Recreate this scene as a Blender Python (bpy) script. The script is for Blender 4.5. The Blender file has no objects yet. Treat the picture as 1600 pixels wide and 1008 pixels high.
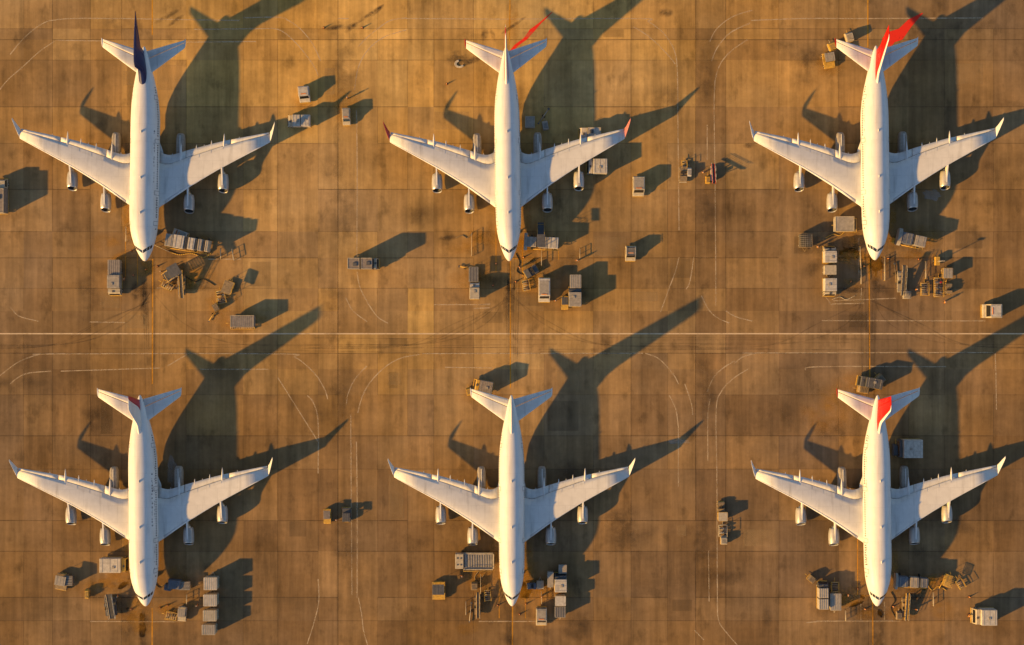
import bpy, bmesh, math, random
from mathutils import Vector, Matrix
R = math.radians
random.seed(7)
sc = bpy.context.scene
COL = sc.collection
CAMH = 300.0
S = 20.0 / 3.0                      # photo pixels per metre on the ground

def G(px, py, z=0.0):
    k = (1 - z / CAMH) / S
    return Vector(((px - 800) * k, (504 - py) * k, 0))

# ------------------------------------------------------------------ materials
MATS = {}
def mat(name, col, rough=0.5, metal=0.0, var=0.12, scale=1.2, spec=0.4, coat=0.0, grime=0.0, panel=0.0):
    if name in MATS: return MATS[name]
    m = bpy.data.materials.new(name); m.use_nodes = True
    nt = m.node_tree; N = nt.nodes; L = nt.links
    b = N['Principled BSDF']
    b.inputs['Roughness'].default_value = rough
    b.inputs['Metallic'].default_value = metal
    b.inputs['Specular IOR Level'].default_value = spec
    b.inputs['Coat Weight'].default_value = coat
    tc = N.new('ShaderNodeTexCoord')
    n1 = N.new('ShaderNodeTexNoise'); n1.inputs['Scale'].default_value = scale
    n1.inputs['Detail'].default_value = 5; n1.inputs['Roughness'].default_value = 0.65
    L.new(tc.outputs['Object'], n1.inputs['Vector'])
    mr = N.new('ShaderNodeMapRange')
    mr.inputs['From Min'].default_value = 0.3; mr.inputs['From Max'].default_value = 0.7
    mr.inputs['To Min'].default_value = 1 - var; mr.inputs['To Max'].default_value = 1 + var * 0.5
    L.new(n1.outputs['Fac'], mr.inputs['Value'])
    mx = N.new('ShaderNodeMix'); mx.data_type = 'RGBA'; mx.blend_type = 'MULTIPLY'
    mx.inputs['Factor'].default_value = 1
    mx.inputs['A'].default_value = (*col, 1)
    L.new(mr.outputs['Result'], mx.inputs['B'])
    out = mx.outputs['Result']
    if grime > 0:
        n2 = N.new('ShaderNodeTexNoise'); n2.inputs['Scale'].default_value = 0.55; n2.inputs['Detail'].default_value = 8
        mp = N.new('ShaderNodeMapping'); mp.inputs['Scale'].default_value = (2.2, 0.25, 1)
        L.new(tc.outputs['Object'], mp.inputs['Vector']); L.new(mp.outputs['Vector'], n2.inputs['Vector'])
        r2 = N.new('ShaderNodeMapRange'); r2.inputs['From Min'].default_value = 0.52; r2.inputs['From Max'].default_value = 0.78
        r2.inputs['To Max'].default_value = grime
        L.new(n2.outputs['Fac'], r2.inputs['Value'])
        m2 = N.new('ShaderNodeMix'); m2.data_type = 'RGBA'
        m2.inputs['B'].default_value = (0.16, 0.14, 0.12, 1)
        L.new(r2.outputs['Result'], m2.inputs['Factor']); L.new(out, m2.inputs['A'])
        out = m2.outputs['Result']
    if panel > 0:
        bk = N.new('ShaderNodeTexBrick'); bk.inputs['Scale'].default_value = 1.0
        bk.inputs['Brick Width'].default_value = 3.1; bk.inputs['Row Height'].default_value = 3.9
        bk.inputs['Mortar Size'].default_value = .035; bk.inputs['Mortar Smooth'].default_value = .3
        bk.inputs['Color1'].default_value = (1, 1, 1, 1); bk.inputs['Color2'].default_value = (.93, .935, .945, 1); bk.inputs['Mortar'].default_value = (.45, .45, .46, 1)
        L.new(tc.outputs['Object'], bk.inputs['Vector'])
        m3 = N.new('ShaderNodeMix'); m3.data_type = 'RGBA'; m3.blend_type = 'MULTIPLY'; m3.inputs['Factor'].default_value = panel
        L.new(out, m3.inputs['A']); L.new(bk.outputs['Color'], m3.inputs['B']); out = m3.outputs['Result']
    L.new(out, b.inputs['Base Color'])
    MATS[name] = m
    return m

WHITE = (0.65, 0.64, 0.63)
m_white = mat('aircraft_white_paint', WHITE, 0.42, 0, 0.07, 0.5, 0.35, 0.0, 0.25, .22)
m_wing = mat('aircraft_wing_grey_paint', (0.64, 0.625, 0.60), 0.5, 0, 0.10, 0.45, 0.3, 0, 0.32, .30)
m_flap = mat('aircraft_flap_grey_paint', (0.60, 0.59, 0.57), 0.5, 0, 0.14, 0.8, 0.3, 0, 0.3, .25)
m_nac = mat('nacelle_paint', (0.40, 0.385, 0.365), 0.36, 0.15, 0.16, 1.2, 0.5, 0, 0.5)
m_metal = mat('bare_metal', (0.55, 0.53, 0.50), 0.32, 0.85, 0.12, 1.0)
m_dark = mat('dark_interior', (0.012, 0.012, 0.013), 0.6, 0, 0.3)
m_glass = mat('dark_glass', (0.015, 0.017, 0.02), 0.12, 0, 0.2, 1, 0.6)
m_navy = mat('navy_paint', (0.012, 0.018, 0.085), 0.4, 0, 0.15)
m_red = mat('red_paint', (0.50, 0.008, 0.004), 0.45, 0, 0.22, 0.8, 0.12, 0, 0.25)
m_dred = mat('deep_red_paint', (0.40, 0.03, 0.035), 0.45, 0, 0.15)
m_pink = mat('faded_red_paint', (0.46, 0.16, 0.15), 0.45, 0, 0.2)
m_orange = mat('orange_paint', (0.70, 0.22, 0.02), 0.5, 0, 0.15)
m_mark = mat('faded_lettering', (0.06, 0.06, 0.08), 0.6, 0, 0.4, 3)
m_rubber = mat('rubber', (0.018, 0.017, 0.016), 0.85, 0, 0.3, 4)
m_chassis = mat('chassis_dark', (0.035, 0.032, 0.03), 0.7, 0, 0.3, 2)
m_vwhite = mat('vehicle_white', (0.47, 0.43, 0.37), 0.5, 0, 0.3, 1.5, 0.4, 0, 0.55)
m_vcream = mat('vehicle_cream', (0.42, 0.36, 0.26), 0.55, 0, 0.28, 1.5, 0.4, 0, 0.4)
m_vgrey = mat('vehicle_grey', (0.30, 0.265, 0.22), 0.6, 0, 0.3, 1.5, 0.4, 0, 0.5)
m_vdgrey = mat('vehicle_dark_grey', (0.085, 0.085, 0.09), 0.6, 0, 0.35, 1.5)
m_vblue = mat('vehicle_slate_blue', (0.12, 0.13, 0.155), 0.6, 0, 0.3, 1.5)
m_vtaupe = mat('vehicle_taupe', (0.22, 0.185, 0.16), 0.65, 0, 0.35, 1.5, 0.3, 0, 0.4)
m_yel = mat('safety_yellow_and_rim_light', (0.52, 0.31, 0.05), 0.5, 0, 0.35, 2, .4, 0, .5)
m_dyel = mat('dusty_yellow', (0.25, 0.18, 0.10), 0.6, 0, 0.4, 2, .3, 0, .5)
m_belt = mat('conveyor_rubber', (0.05, 0.05, 0.055), 0.8, 0, 0.3, 3)
m_alu = mat('aluminium_sheet', (0.40, 0.36, 0.30), 0.5, 0.1, 0.25, 2, 0.4, 0, 0.3)
m_coverall = mat('orange_workwear', (0.55, 0.16, 0.03), 0.8, 0, 0.2, 4)
m_trousers = mat('navy_workwear', (0.02, 0.025, 0.045), 0.8, 0, 0.2, 4)
m_skin = mat('skin', (0.42, 0.26, 0.18), 0.6, 0, 0.1, 4)
m_hair = mat('hair_dark', (0.02, 0.015, 0.012), 0.7, 0, 0.2, 4)

# ------------------------------------------------------------------ mesh helpers
SPLIT = {'bumper': 1, 'side_skirt': 0, 'side_step': 0, 'guard_rail': 0, 'hand_rail': 0, 'guide_rail': None, 'cabin_window': None, 'curtain': None, 'stringer': 0, 'lift_ram': None, 'side_rail': 0, 'cabin_door': None, 'scissor_lift': 1}
class MB:
    def __init__(s): s.v = []; s.f = []; s.sm = []
    def add(s, vs, fs, smooth=False, M=None):
        o = len(s.v)
        s.v += [tuple(M @ Vector(p)) if M else tuple(p) for p in vs]
        s.f += [[i + o for i in f] for f in fs]; s.sm += [smooth] * len(fs)
        return s
    def box(s, c, d, bev=0.0, M=None):
        x, y, z = c; a, b, h = d[0] / 2, d[1] / 2, d[2] / 2
        if bev <= 0:
            vs = [(x + i * a, y + j * b, z + k * h) for k in (-1, 1) for j in (-1, 1) for i in (-1, 1)]
            fs = [[0, 2, 3, 1], [4, 5, 7, 6], [0, 1, 5, 4], [2, 6, 7, 3], [0, 4, 6, 2], [1, 3, 7, 5]]
            return s.add(vs, fs, False, M)
        bm = bmesh.new(); bmesh.ops.create_cube(bm, size=1)
        for v in bm.verts: v.co = Vector((x + v.co.x * 2 * a, y + v.co.y * 2 * b, z + v.co.z * 2 * h))
        bmesh.ops.bevel(bm, geom=bm.edges[:], offset=min(bev, a * .9, b * .9, h * .9), segments=2, affect='EDGES', profile=0.5)
        bm.verts.index_update()
        s.add([v.co[:] for v in bm.verts], [[v.index for v in f.verts] for f in bm.faces], False, M); bm.free()
        return s
    def prism(s, prof, x0, x1, M=None):          # profile in (y,z), extruded along x
        n = len(prof)
        vs = [(x0, p[0], p[1]) for p in prof] + [(x1, p[0], p[1]) for p in prof]
        fs = [[i, (i + 1) % n, n + (i + 1) % n, n + i] for i in range(n)] + [list(range(n))[::-1], list(range(n, 2 * n))]
        return s.add(vs, fs, False, M)
    def tube(s, p0, p1, r0, r1=None, n=8, cap=True, smooth=True):
        if r1 is None: r1 = r0
        p0 = Vector(p0); p1 = Vector(p1); d = (p1 - p0)
        q = d.to_track_quat('Z', 'Y')
        vs = []
        for p, r in ((p0, r0), (p1, r1)):
            for i in range(n):
                a = 2 * math.pi * i / n
                vs.append(tuple(p + q @ Vector((r * math.cos(a), r * math.sin(a), 0))))
        s.add(vs, [[i, (i + 1) % n, n + (i + 1) % n, n + i] for i in range(n)], smooth)
        if cap:
            o = len(s.v) - 2 * n
            s.f += [[o + i for i in range(n)][::-1], [o + n + i for i in range(n)]]; s.sm += [False, False]
        return s
    def path(s, pts, r, n=6):
        for a, b in zip(pts[:-1], pts[1:]): s.tube(a, b, r, r, n)
        return s
    def rings(s, rings, smooth=True, cap=True, closed=True):
        n = len(rings[0]); o = len(s.v)
        for r in rings: s.v += [tuple(p) for p in r]
        for k in range(len(rings) - 1):
            for i in range(n if closed else n - 1):
                j = (i + 1) % n
                s.f.append([o + k * n + i, o + k * n + j, o + (k + 1) * n + j, o + (k + 1) * n + i]); s.sm.append(smooth)
        if cap:
            s.f.append([o + i for i in range(n)][::-1]); s.sm.append(False)
            e = o + (len(rings) - 1) * n
            s.f.append([e + i for i in range(n)]); s.sm.append(False)
        return s
    def split(s, axis):
        # one MB per side of the thing (or per connected piece when axis is None)
        par = list(range(len(s.v)))
        def find(a):
            while par[a] != a: par[a] = par[par[a]]; a = par[a]
            return a
        for f in s.f:
            for i in f[1:]: par[find(i)] = find(f[0])
        comp = {}
        for i in range(len(s.v)): comp.setdefault(find(i), []).append(i)
        key = {}
        for r, vs in comp.items(): key[r] = r if axis is None else sum(s.v[i][axis] for i in vs) / len(vs) > 1e-4
        out = {}
        for f, sm in zip(s.f, s.sm):
            k = key[find(f[0])]; mb, mp = out.setdefault(k, (MB(), {}))
            nf = []
            for i in f:
                if i not in mp: mp[i] = len(mb.v); mb.v.append(s.v[i])
                nf.append(mp[i])
            mb.f.append(nf); mb.sm.append(sm)
        return [a for a, _ in out.values()]
    def build(s, name, m, parent=None, loc=None):
        if name in SPLIT and parent:
            ps = s.split(SPLIT[name])
            if len(ps) > 1:
                for p in ps: o = p._build(name, m, parent, loc)
                return o
        return s._build(name, m, parent, loc)
    def _build(s, name, m, parent=None, loc=None):
        me = bpy.data.meshes.new(name); me.from_pydata(s.v, [], s.f)
        bm = bmesh.new(); bm.from_mesh(me); bmesh.ops.recalc_face_normals(bm, faces=bm.faces[:])
        bm.to_mesh(me); bm.free()
        me.polygons.foreach_set('use_smooth', s.sm)
        me.materials.append(m)
        o = bpy.data.objects.new(name, me); COL.objects.link(o)
        if parent: o.parent = parent
        if loc is not None: o.location = loc
        return o

def tag(o, label, cat, group=None):
    o['label'] = label; o['category'] = cat
    if group: o['group'] = group
    return o
def thing(name, label, cat, loc, rot=0, group=None):
    o = bpy.data.objects.new(name, None); COL.objects.link(o)
    o.location = (loc[0], loc[1], loc[2] if len(loc) > 2 else 0); o.rotation_euler = (0, 0, R(rot)); o.empty_display_size = 0.5
    return tag(o, label, cat, group)
def lerp(a, b, t): return a + (b - a) * t
def interp(tab, x):
    if x <= tab[0][0]: return tab[0][1:]
    for p, q in zip(tab[:-1], tab[1:]):
        if x <= q[0]:
            t = (x - p[0]) / (q[0] - p[0]); return tuple(lerp(a, b, t) for a, b in zip(p[1:], q[1:]))
    return tab[-1][1:]

# ------------------------------------------------------------------ ground
VX = [-60, -12, 37, 82, 141, 190, 238, 291, 380, 434, 497, 528, 590, 637, 678, 740, 797, 850, 927, 986, 1043, 1087, 1134, 1217, 1310, 1357, 1420, 1476, 1552, 1610, 1660]
HY = [-120, -60, 0, 45, 62, 94, 167, 224, 296, 362, 403, 450.5, 486, 521, 552, 577, 617, 681, 733, 813.5, 861.5, 933.5, 970, 1040, 1100]
def extend(a, step, lim_lo, lim_hi):
    a = list(a)
    while a[0] > lim_lo: a.insert(0, a[0] - step)
    while a[-1] < lim_hi: a.append(a[-1] + step)
    return a
VXE = extend(VX, 62, -1400, 3000); HYE = extend(HY, 66, -1400, 2400)
rng = random.Random(21)
special = {}
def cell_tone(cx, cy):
    # light falloff painted into slab colours, brightest top middle; plus random slab tone
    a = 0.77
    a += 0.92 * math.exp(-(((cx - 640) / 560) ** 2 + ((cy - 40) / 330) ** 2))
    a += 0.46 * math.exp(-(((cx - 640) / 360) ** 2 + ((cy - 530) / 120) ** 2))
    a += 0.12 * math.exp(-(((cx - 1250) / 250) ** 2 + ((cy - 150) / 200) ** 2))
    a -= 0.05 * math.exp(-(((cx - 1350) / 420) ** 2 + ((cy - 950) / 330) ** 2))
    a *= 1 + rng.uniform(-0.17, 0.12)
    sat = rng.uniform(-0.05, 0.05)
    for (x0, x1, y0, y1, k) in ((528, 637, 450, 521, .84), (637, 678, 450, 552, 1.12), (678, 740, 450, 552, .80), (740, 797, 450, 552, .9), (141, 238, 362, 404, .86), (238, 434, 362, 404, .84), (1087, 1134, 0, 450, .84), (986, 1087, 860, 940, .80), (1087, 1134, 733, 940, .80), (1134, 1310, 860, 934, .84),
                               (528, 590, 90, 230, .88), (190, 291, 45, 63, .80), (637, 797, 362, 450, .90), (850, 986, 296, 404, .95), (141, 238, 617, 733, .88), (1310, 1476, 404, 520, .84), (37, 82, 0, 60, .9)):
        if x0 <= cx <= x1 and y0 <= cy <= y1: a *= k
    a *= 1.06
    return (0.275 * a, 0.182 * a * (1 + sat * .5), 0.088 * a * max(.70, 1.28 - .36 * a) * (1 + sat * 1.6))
me = bpy.data.meshes.new('apron_ground')
nx, ny = len(VXE), len(HYE)
vs = [((px - 800) / S, (504 - py) / S, 0) for py in HYE for px in VXE]
fs = []; tones = []
for j in range(ny - 1):
    for i in range(nx - 1):
        fs.append([j * nx + i, (j + 1) * nx + i, (j + 1) * nx + i + 1, j * nx + i + 1])
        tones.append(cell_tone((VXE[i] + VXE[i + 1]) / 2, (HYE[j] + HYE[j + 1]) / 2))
x0, x1 = vs[0][0], vs[nx - 1][0]; y1, y0 = vs[0][1], vs[-1][1]; B = 4000
base = len(vs)
vs += [(-B, B, 0), (B, B, 0), (B, -B, 0), (-B, -B, 0)]
tl, tr, bl, br = 0, nx - 1, (ny - 1) * nx, ny * nx - 1
top = list(range(0, nx)); bot = [bl + i for i in range(nx)]
left = [j * nx for j in range(ny)]; right = [j * nx + nx - 1 for j in range(ny)]
fs += [[base, *top, base + 1][::-1], [base + 3, *bot, base + 2], [base, *left, base + 3], [base + 1, *right, base + 2][::-1]]
tones += [(0.22, 0.145, 0.065)] * 4
me.from_pydata(vs, [], fs)
bm = bmesh.new(); bm.from_mesh(me); bmesh.ops.recalc_face_normals(bm, faces=bm.faces[:])
if sum(f.normal.z for f in bm.faces) < 0: bmesh.ops.reverse_faces(bm, faces=bm.faces[:])
bm.to_mesh(me); bm.free()
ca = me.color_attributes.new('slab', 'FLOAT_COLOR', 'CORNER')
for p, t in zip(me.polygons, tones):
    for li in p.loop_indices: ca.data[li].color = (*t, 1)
def ground_nodes(m, colour_socket_maker):
    m.use_nodes = True
    nt = m.node_tree; N = nt.nodes; L = nt.links; b = N['Principled BSDF']
    tc = N.new('ShaderNodeTexCoord')
    def noise(scale, mscale, detail=6, rough=.6):
        mp = N.new('ShaderNodeMapping'); mp.inputs['Scale'].default_value = mscale
        n = N.new('ShaderNodeTexNoise'); n.inputs['Scale'].default_value = scale; n.inputs['Detail'].default_value = detail; n.inputs['Roughness'].default_value = rough
        L.new(tc.outputs['Object'], mp.inputs['Vector']); L.new(mp.outputs['Vector'], n.inputs['Vector']); return n.outputs['Fac']
    def rng_(s, a, b_, c, d):
        r = N.new('ShaderNodeMapRange'); r.inputs['From Min'].default_value = a; r.inputs['From Max'].default_value = b_
        r.inputs['To Min'].default_value = c; r.inputs['To Max'].default_value = d; L.new(s, r.inputs['Value']); return r.outputs['Result']
    def mul(a, b_):
        x = N.new('ShaderNodeMath'); x.operation = 'MULTIPLY'; L.new(a, x.inputs[0]); L.new(b_, x.inputs[1]); return x.outputs[0]
    v = rng_(noise(1.0, (0.55, 0.028, 1), 5, .6), .3, .7, .72, 1.20)            # brushed/tyre streaks along the stands
    v = mul(v, rng_(noise(1.0, (0.035, 0.30, 1), 4, .55), .3, .7, .92, 1.06))   # cross streaks
    v = mul(v, rng_(noise(0.055, (1, 1, 1), 7, .62), .32, .68, .70, 1.25))      # blotches
    v = mul(v, rng_(noise(0.8, (1, 1, 1), 5, .7), .3, .7, .90, 1.09))           # grain
    v = mul(v, rng_(noise(0.28, (1, .6, 1), 6, .6), .56, .74, 1.0, .58))        # oil spots
    v = mul(v, rng_(noise(0.016, (1, 1, 1), 3, .5), .35, .65, .86, 1.12))     # broad wear
    v = mul(v, rng_(noise(0.13, (1.6, .35, 1), 6, .65), .54, .72, 1.0, .72))  # smeared rubber and fuel
    hue = rng_(noise(0.02, (1, 1, 1), 4, .6), .3, .7, 0, 1)
    tint = N.new('ShaderNodeMix'); tint.data_type = 'RGBA'
    tint.inputs['A'].default_value = (1.10, .965, .74, 1); tint.inputs['B'].default_value = (.97, 1.0, 1.20, 1); L.new(hue, tint.inputs['Factor'])
    m1 = N.new('ShaderNodeMix'); m1.data_type = 'RGBA'; m1.blend_type = 'MULTIPLY'; m1.inputs['Factor'].default_value = 1
    L.new(colour_socket_maker(N), m1.inputs['A']); L.new(tint.outputs['Result'], m1.inputs['B'])
    m2 = N.new('ShaderNodeMix'); m2.data_type = 'RGBA'; m2.blend_type = 'MULTIPLY'; m2.inputs['Factor'].default_value = 1
    L.new(m1.outputs['Result'], m2.inputs['A']); L.new(v, m2.inputs['B'])
    L.new(m2.outputs['Result'], b.inputs['Base Color'])
    b.inputs['Roughness'].default_value = .9; b.inputs['Specular IOR Level'].default_value = .12
    return noise, rng_, mul
mg = bpy.data.materials.new('apron_concrete')
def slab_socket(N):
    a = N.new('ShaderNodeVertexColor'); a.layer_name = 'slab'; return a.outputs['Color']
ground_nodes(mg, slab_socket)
me.materials.append(mg)
gr = bpy.data.objects.new('apron_ground', me); COL.objects.link(gr); gr['kind'] = 'structure'

def worn(name, col, thr, soft=.12, rough=.8, scale=.45, strength=1.0, stretch=(1, 1, 1)):
    m = bpy.data.materials.new(name); m.use_nodes = True
    nt = m.node_tree; N = nt.nodes; L = nt.links; b = N['Principled BSDF']
    b.inputs['Base Color'].default_value = (*col, 1); b.inputs['Roughness'].default_value = rough; b.inputs['Specular IOR Level'].default_value = .2
    tc = N.new('ShaderNodeTexCoord'); mp = N.new('ShaderNodeMapping'); mp.inputs['Scale'].default_value = stretch
    n = N.new('ShaderNodeTexNoise'); n.inputs['Scale'].default_value = scale; n.inputs['Detail'].default_value = 8; n.inputs['Roughness'].default_value = .7
    L.new(tc.outputs['Object'], mp.inputs['Vector']); L.new(mp.outputs['Vector'], n.inputs['Vector'])
    r = N.new('ShaderNodeMapRange'); r.inputs['From Min'].default_value = thr - soft; r.inputs['From Max'].default_value = thr + soft
    r.inputs['To Max'].default_value = strength
    L.new(n.outputs['Fac'], r.inputs['Value'])
    t = N.new('ShaderNodeBsdfTransparent'); mx = N.new('ShaderNodeMixShader')
    L.new(r.outputs['Result'], mx.inputs['Fac']); L.new(t.outputs[0], mx.inputs[1]); L.new(b.outputs[0], mx.inputs[2])
    L.new(mx.outputs[0], N['Material Output'].inputs['Surface'])
    return m
m_line = worn('worn_white_line', (.62, .48, .31), .30, .2, strength=.92)
m_faint = worn('faint_white_line', (.60, .47, .31), .45, .2, strength=.72)
m_yline = worn('worn_yellow_line', (.58, .27, .02), .36, .18, strength=.95)
m_joint = worn('joint_tar', (.05, .033, .02), .46, .24, scale=.06, strength=.44)
m_stain = worn('oil_stain', (.075, .055, .04), .48, .16, scale=.35, strength=.75)
m_dust = worn('pale_dust', (.42, .40, .38), .50, .32, scale=.12, strength=.5)
m_tyre = worn('tyre_rubber', (.07, .05, .035), .50, .2, scale=.3, strength=.26)
m_redp = worn('red_shadow_paint', (.72, .030, .015), .30, .12, scale=.8, strength=.97)

def smooth(pts, n=8):
    if len(pts) < 3: return pts
    P = [pts[0]] + list(pts) + [pts[-1]]; out = []
    for i in range(1, len(P) - 2):
        p0, p1, p2, p3 = P[i - 1:i + 3]
        for k in range(n):
            t = k / n; r = []
            for a, b, c, d in zip(p0, p1, p2, p3):
                r.append(.5 * (2 * b + (c - a) * t + (2 * a - 5 * b + 4 * c - d) * t * t + (3 * b - a - 3 * c + d) * t ** 3))
            out.append(tuple(r))
    out.append(tuple(pts[-1])); return out
def stripes(name, lines, width, z, m, kind='structure'):
    mb = MB()
    for ln in lines:
        w = width
        if isinstance(ln, tuple) and isinstance(ln[0], (int, float)) and not isinstance(ln[1], (int, float)): w, ln = ln
        pts = [Vector(((p[0] - 800) / S, (504 - p[1]) / S, z)) for p in smooth(ln)]
        L_, R_ = [], []
        for i, p in enumerate(pts):
            d = (pts[min(i + 1, len(pts) - 1)] - pts[max(i - 1, 0)]).normalized(); nrm = Vector((-d.y, d.x, 0)) * w / 2
            L_.append(tuple(p + nrm)); R_.append(tuple(p - nrm))
        n = len(pts)
        mb.add(L_ + R_, [[i, n + i, n + i + 1, i + 1] for i in range(n - 1)])
    o = mb.build(name, m)
    bm = bmesh.new(); bm.from_mesh(o.data)
    for f in bm.faces:
        if f.normal.z < 0: f.normal_flip()
    bm.to_mesh(o.data); bm.free()
    if kind: o['kind'] = kind
    return o
# slab joints
jl = []
jr = random.Random(3)
for x in VX:
    w = .26 if x in (528, 1087) else (.17 if x in (434, 678, 986, 141, 82, 1134) else .12)
    ys = [y for y in HY]
    for a, b in zip(ys[:-1], ys[1:]):
        if jr.random() < (.95 if w > .15 else .7): jl.append((w, [(x, a), (x, b)]))
for y in HY:
    if y in (0, 521, 577, 486): continue
    w = .22 if y in (62, 167, 296, 403, 552, 681, 861.5, 813.5, 933.5) else .14
    for a, b in zip(VX[:-1], VX[1:]):
        if jr.random() < .92: jl.append((w, [(a, y), (b, y)]))
stripes('slab_joints', jl, .15, .004, m_joint)
# stand outline markings
WL = [
 [(-60, 521.5), (1660, 521.5)],
]
ML = [
 [(74, 33), (110, 29), (180, 29), (250, 30), (300, 31), (375, 32)], [(78, 31.5), (58, 42), (35, 62), (16, 85)],
 [(380, 28), (435, 27), (452, 33), (470, 46), (488, 68), (501, 95)], [(303, 46), (400, 45), (434, 46), (455, 60), (476, 83), (492, 106), (497, 118)],
 [(88, 63), (160, 64)], [(285, 66), (400, 65)], [(86, 64), (60, 82), (35, 105), (12, 125), (-4, 145)],
 [(528, 29), (545, 29)],
 [(633, 29), (790, 30)], [(790, 30), (1000, 29), (1012, 33)], [(636, 28), (610, 32), (590, 45), (572, 60), (560, 73)], [(635, 47), (600, 58), (575, 78), (560, 105), (554, 140)],
 [(1012, 33), (1035, 50), (1052, 75), (1058, 105), (1059, 170)], [(990, 42), (1015, 58), (1040, 82), (1055, 100)],
 [(557, 172), (558, 260), (557.5, 405)], [(558, 424), (562, 448), (575, 474), (590, 495), (606, 505)], [(540, 465), (552, 486), (574, 503)],
 [(1059, 170), (1060, 260), (1061, 360)], [(1061, 402), (1055, 425), (1045, 452), (1032, 488)], [(1084, 402), (1078, 440), (1072, 452)],
 [(1173, 32), (1260, 29), (1360, 29), (1536, 28)], [(1176, 16), (1145, 26), (1120, 45), (1109, 65)], [(1172, 36), (1140, 52), (1120, 76), (1112, 96)], [(1168, 62), (1140, 82), (1122, 108), (1116, 150), (1117, 260)],
 [(1105, 195), (1105, 250)], [(1117, 260), (1118, 380), (1118.5, 478)], [(1096, 462), (1106, 482), (1120, 496), (1140, 505)], [(1134, 486), (1150, 495), (1176, 502)],
 [(1284, 501), (1540, 501.5)], [(140, 503), (196, 504)], [(16, 480), (30, 494), (60, 502)],
 [(55, 555), (90, 553), (435, 553), (460, 558), (480, 572), (497, 590)], [(60, 554), (30, 565), (0, 587), (-15, 600)], [(497, 590), (508, 610), (512, 624)],
 [(95, 580), (190, 577), (250, 575)], [(80, 580), (45, 583), (28, 590), (16, 600)], [(313, 577), (420, 577)], [(262, 572), (280, 561), (298, 551)], [(480, 618), (490, 630), (497, 660), (497, 740)],
 [(660, 553), (700, 552.5), (1005, 552)], [(655, 554), (625, 560), (600, 575), (578, 598), (566, 620), (559, 645)], [(573, 572), (555, 592), (544, 615), (541, 632)],
 [(548, 647), (549, 800), (550, 930)], [(557, 690), (558, 780), (558, 934)], [(560, 934), (565, 960), (568, 985), (575, 1010)],
 [(1008, 552), (1030, 561), (1052, 585), (1060, 600)], [(1046, 618), (1056, 640), (1060, 668)], [(1070, 600), (1080, 630), (1082, 648)], [(695, 574), (770, 575)], [(1060, 668), (1060, 760)],
 [(1180, 552), (1190, 551.5), (1552, 551)], [(1180, 552), (1160, 558), (1148, 568)], [(1555, 552), (1556, 580)], [(1556, 582), (1557, 640)], [(1258, 578), (1282, 573), (1478, 573)],
 [(1170, 576), (1145, 592), (1127, 612), (1119, 640), (1120, 740), (1120.5, 860), (1121, 960)], [(1105, 612), (1115, 590), (1130, 575), (1148, 564)], [(1110, 622), (1106, 650), (1106, 720)],
 [(1121, 960), (1125, 975), (1138, 992), (1152, 1008)], [(1107, 860), (1108, 940)],
 [(1085, 985), (1100, 1000)], [(497, 905), (498, 940), (490, 975), (480, 1006)], [(434, 590), (497, 690)],
 [(141, 971), (285, 971.5)], [(748, 971), (838, 971)], [(1276, 970.5), (1408, 970.5)], [(1260, 973), (1280, 971)], [(245, 450), (282, 450)], [(678, 476), (765, 476)], [(740, 482), (765, 481)],
 [(325, 405), (376, 405)], [(750, 476), (766, 475)], [(1286, 459), (1300, 477)], [(1300, 475), (1350, 474)], [(1302, 470), (1400, 466)],
 [(1345, 470), (1346, 450)], [(1342, 372), (1342, 430)], [(1382, 940), (1382, 969)], [(1345, 944), (1345, 969)],
]
stripes('lane_line', WL, .28, .008, m_line)
stripes('stand_markings', ML, .24, .008, m_faint)
YL = [[(238, -10), (238, 55)], [(238.5, 405), (238, 600)], [(238, 950), (237.5, 1030)], [(797, -10), (796, 70)], [(797.5, 405), (797.5, 606)], [(801, 945), (800.5, 1030)], [(1356, -10), (1356, 74)], [(1358, 404), (1359, 596)], [(1363.5, 940), (1364, 1030)],
      (.16, [(215, 345), (215, 446)]), (.16, [(775, 352), (775, 425)]), (.16, [(817, 376), (817, 436)]), (.16, [(1376, 402), (1377, 437)]), (.18, [(1340, 838), (1340, 930)]), (.16, [(780, 862), (780, 966)]), (.16, [(820, 900), (821, 966)]), (.14, [(196, 360), (196, 432)]), (.14, [(736, 362), (737, 400)]),
      (.14, [(817, 404), (800, 404)]), (.14, [(1345, 931), (1358, 931)]), (.14, [(816, 376), (816, 430)]), (.14, [(873, 392), (873, 406)])]
stripes('yellow_guide_lines', YL, .27, .012, m_yline)
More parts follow.
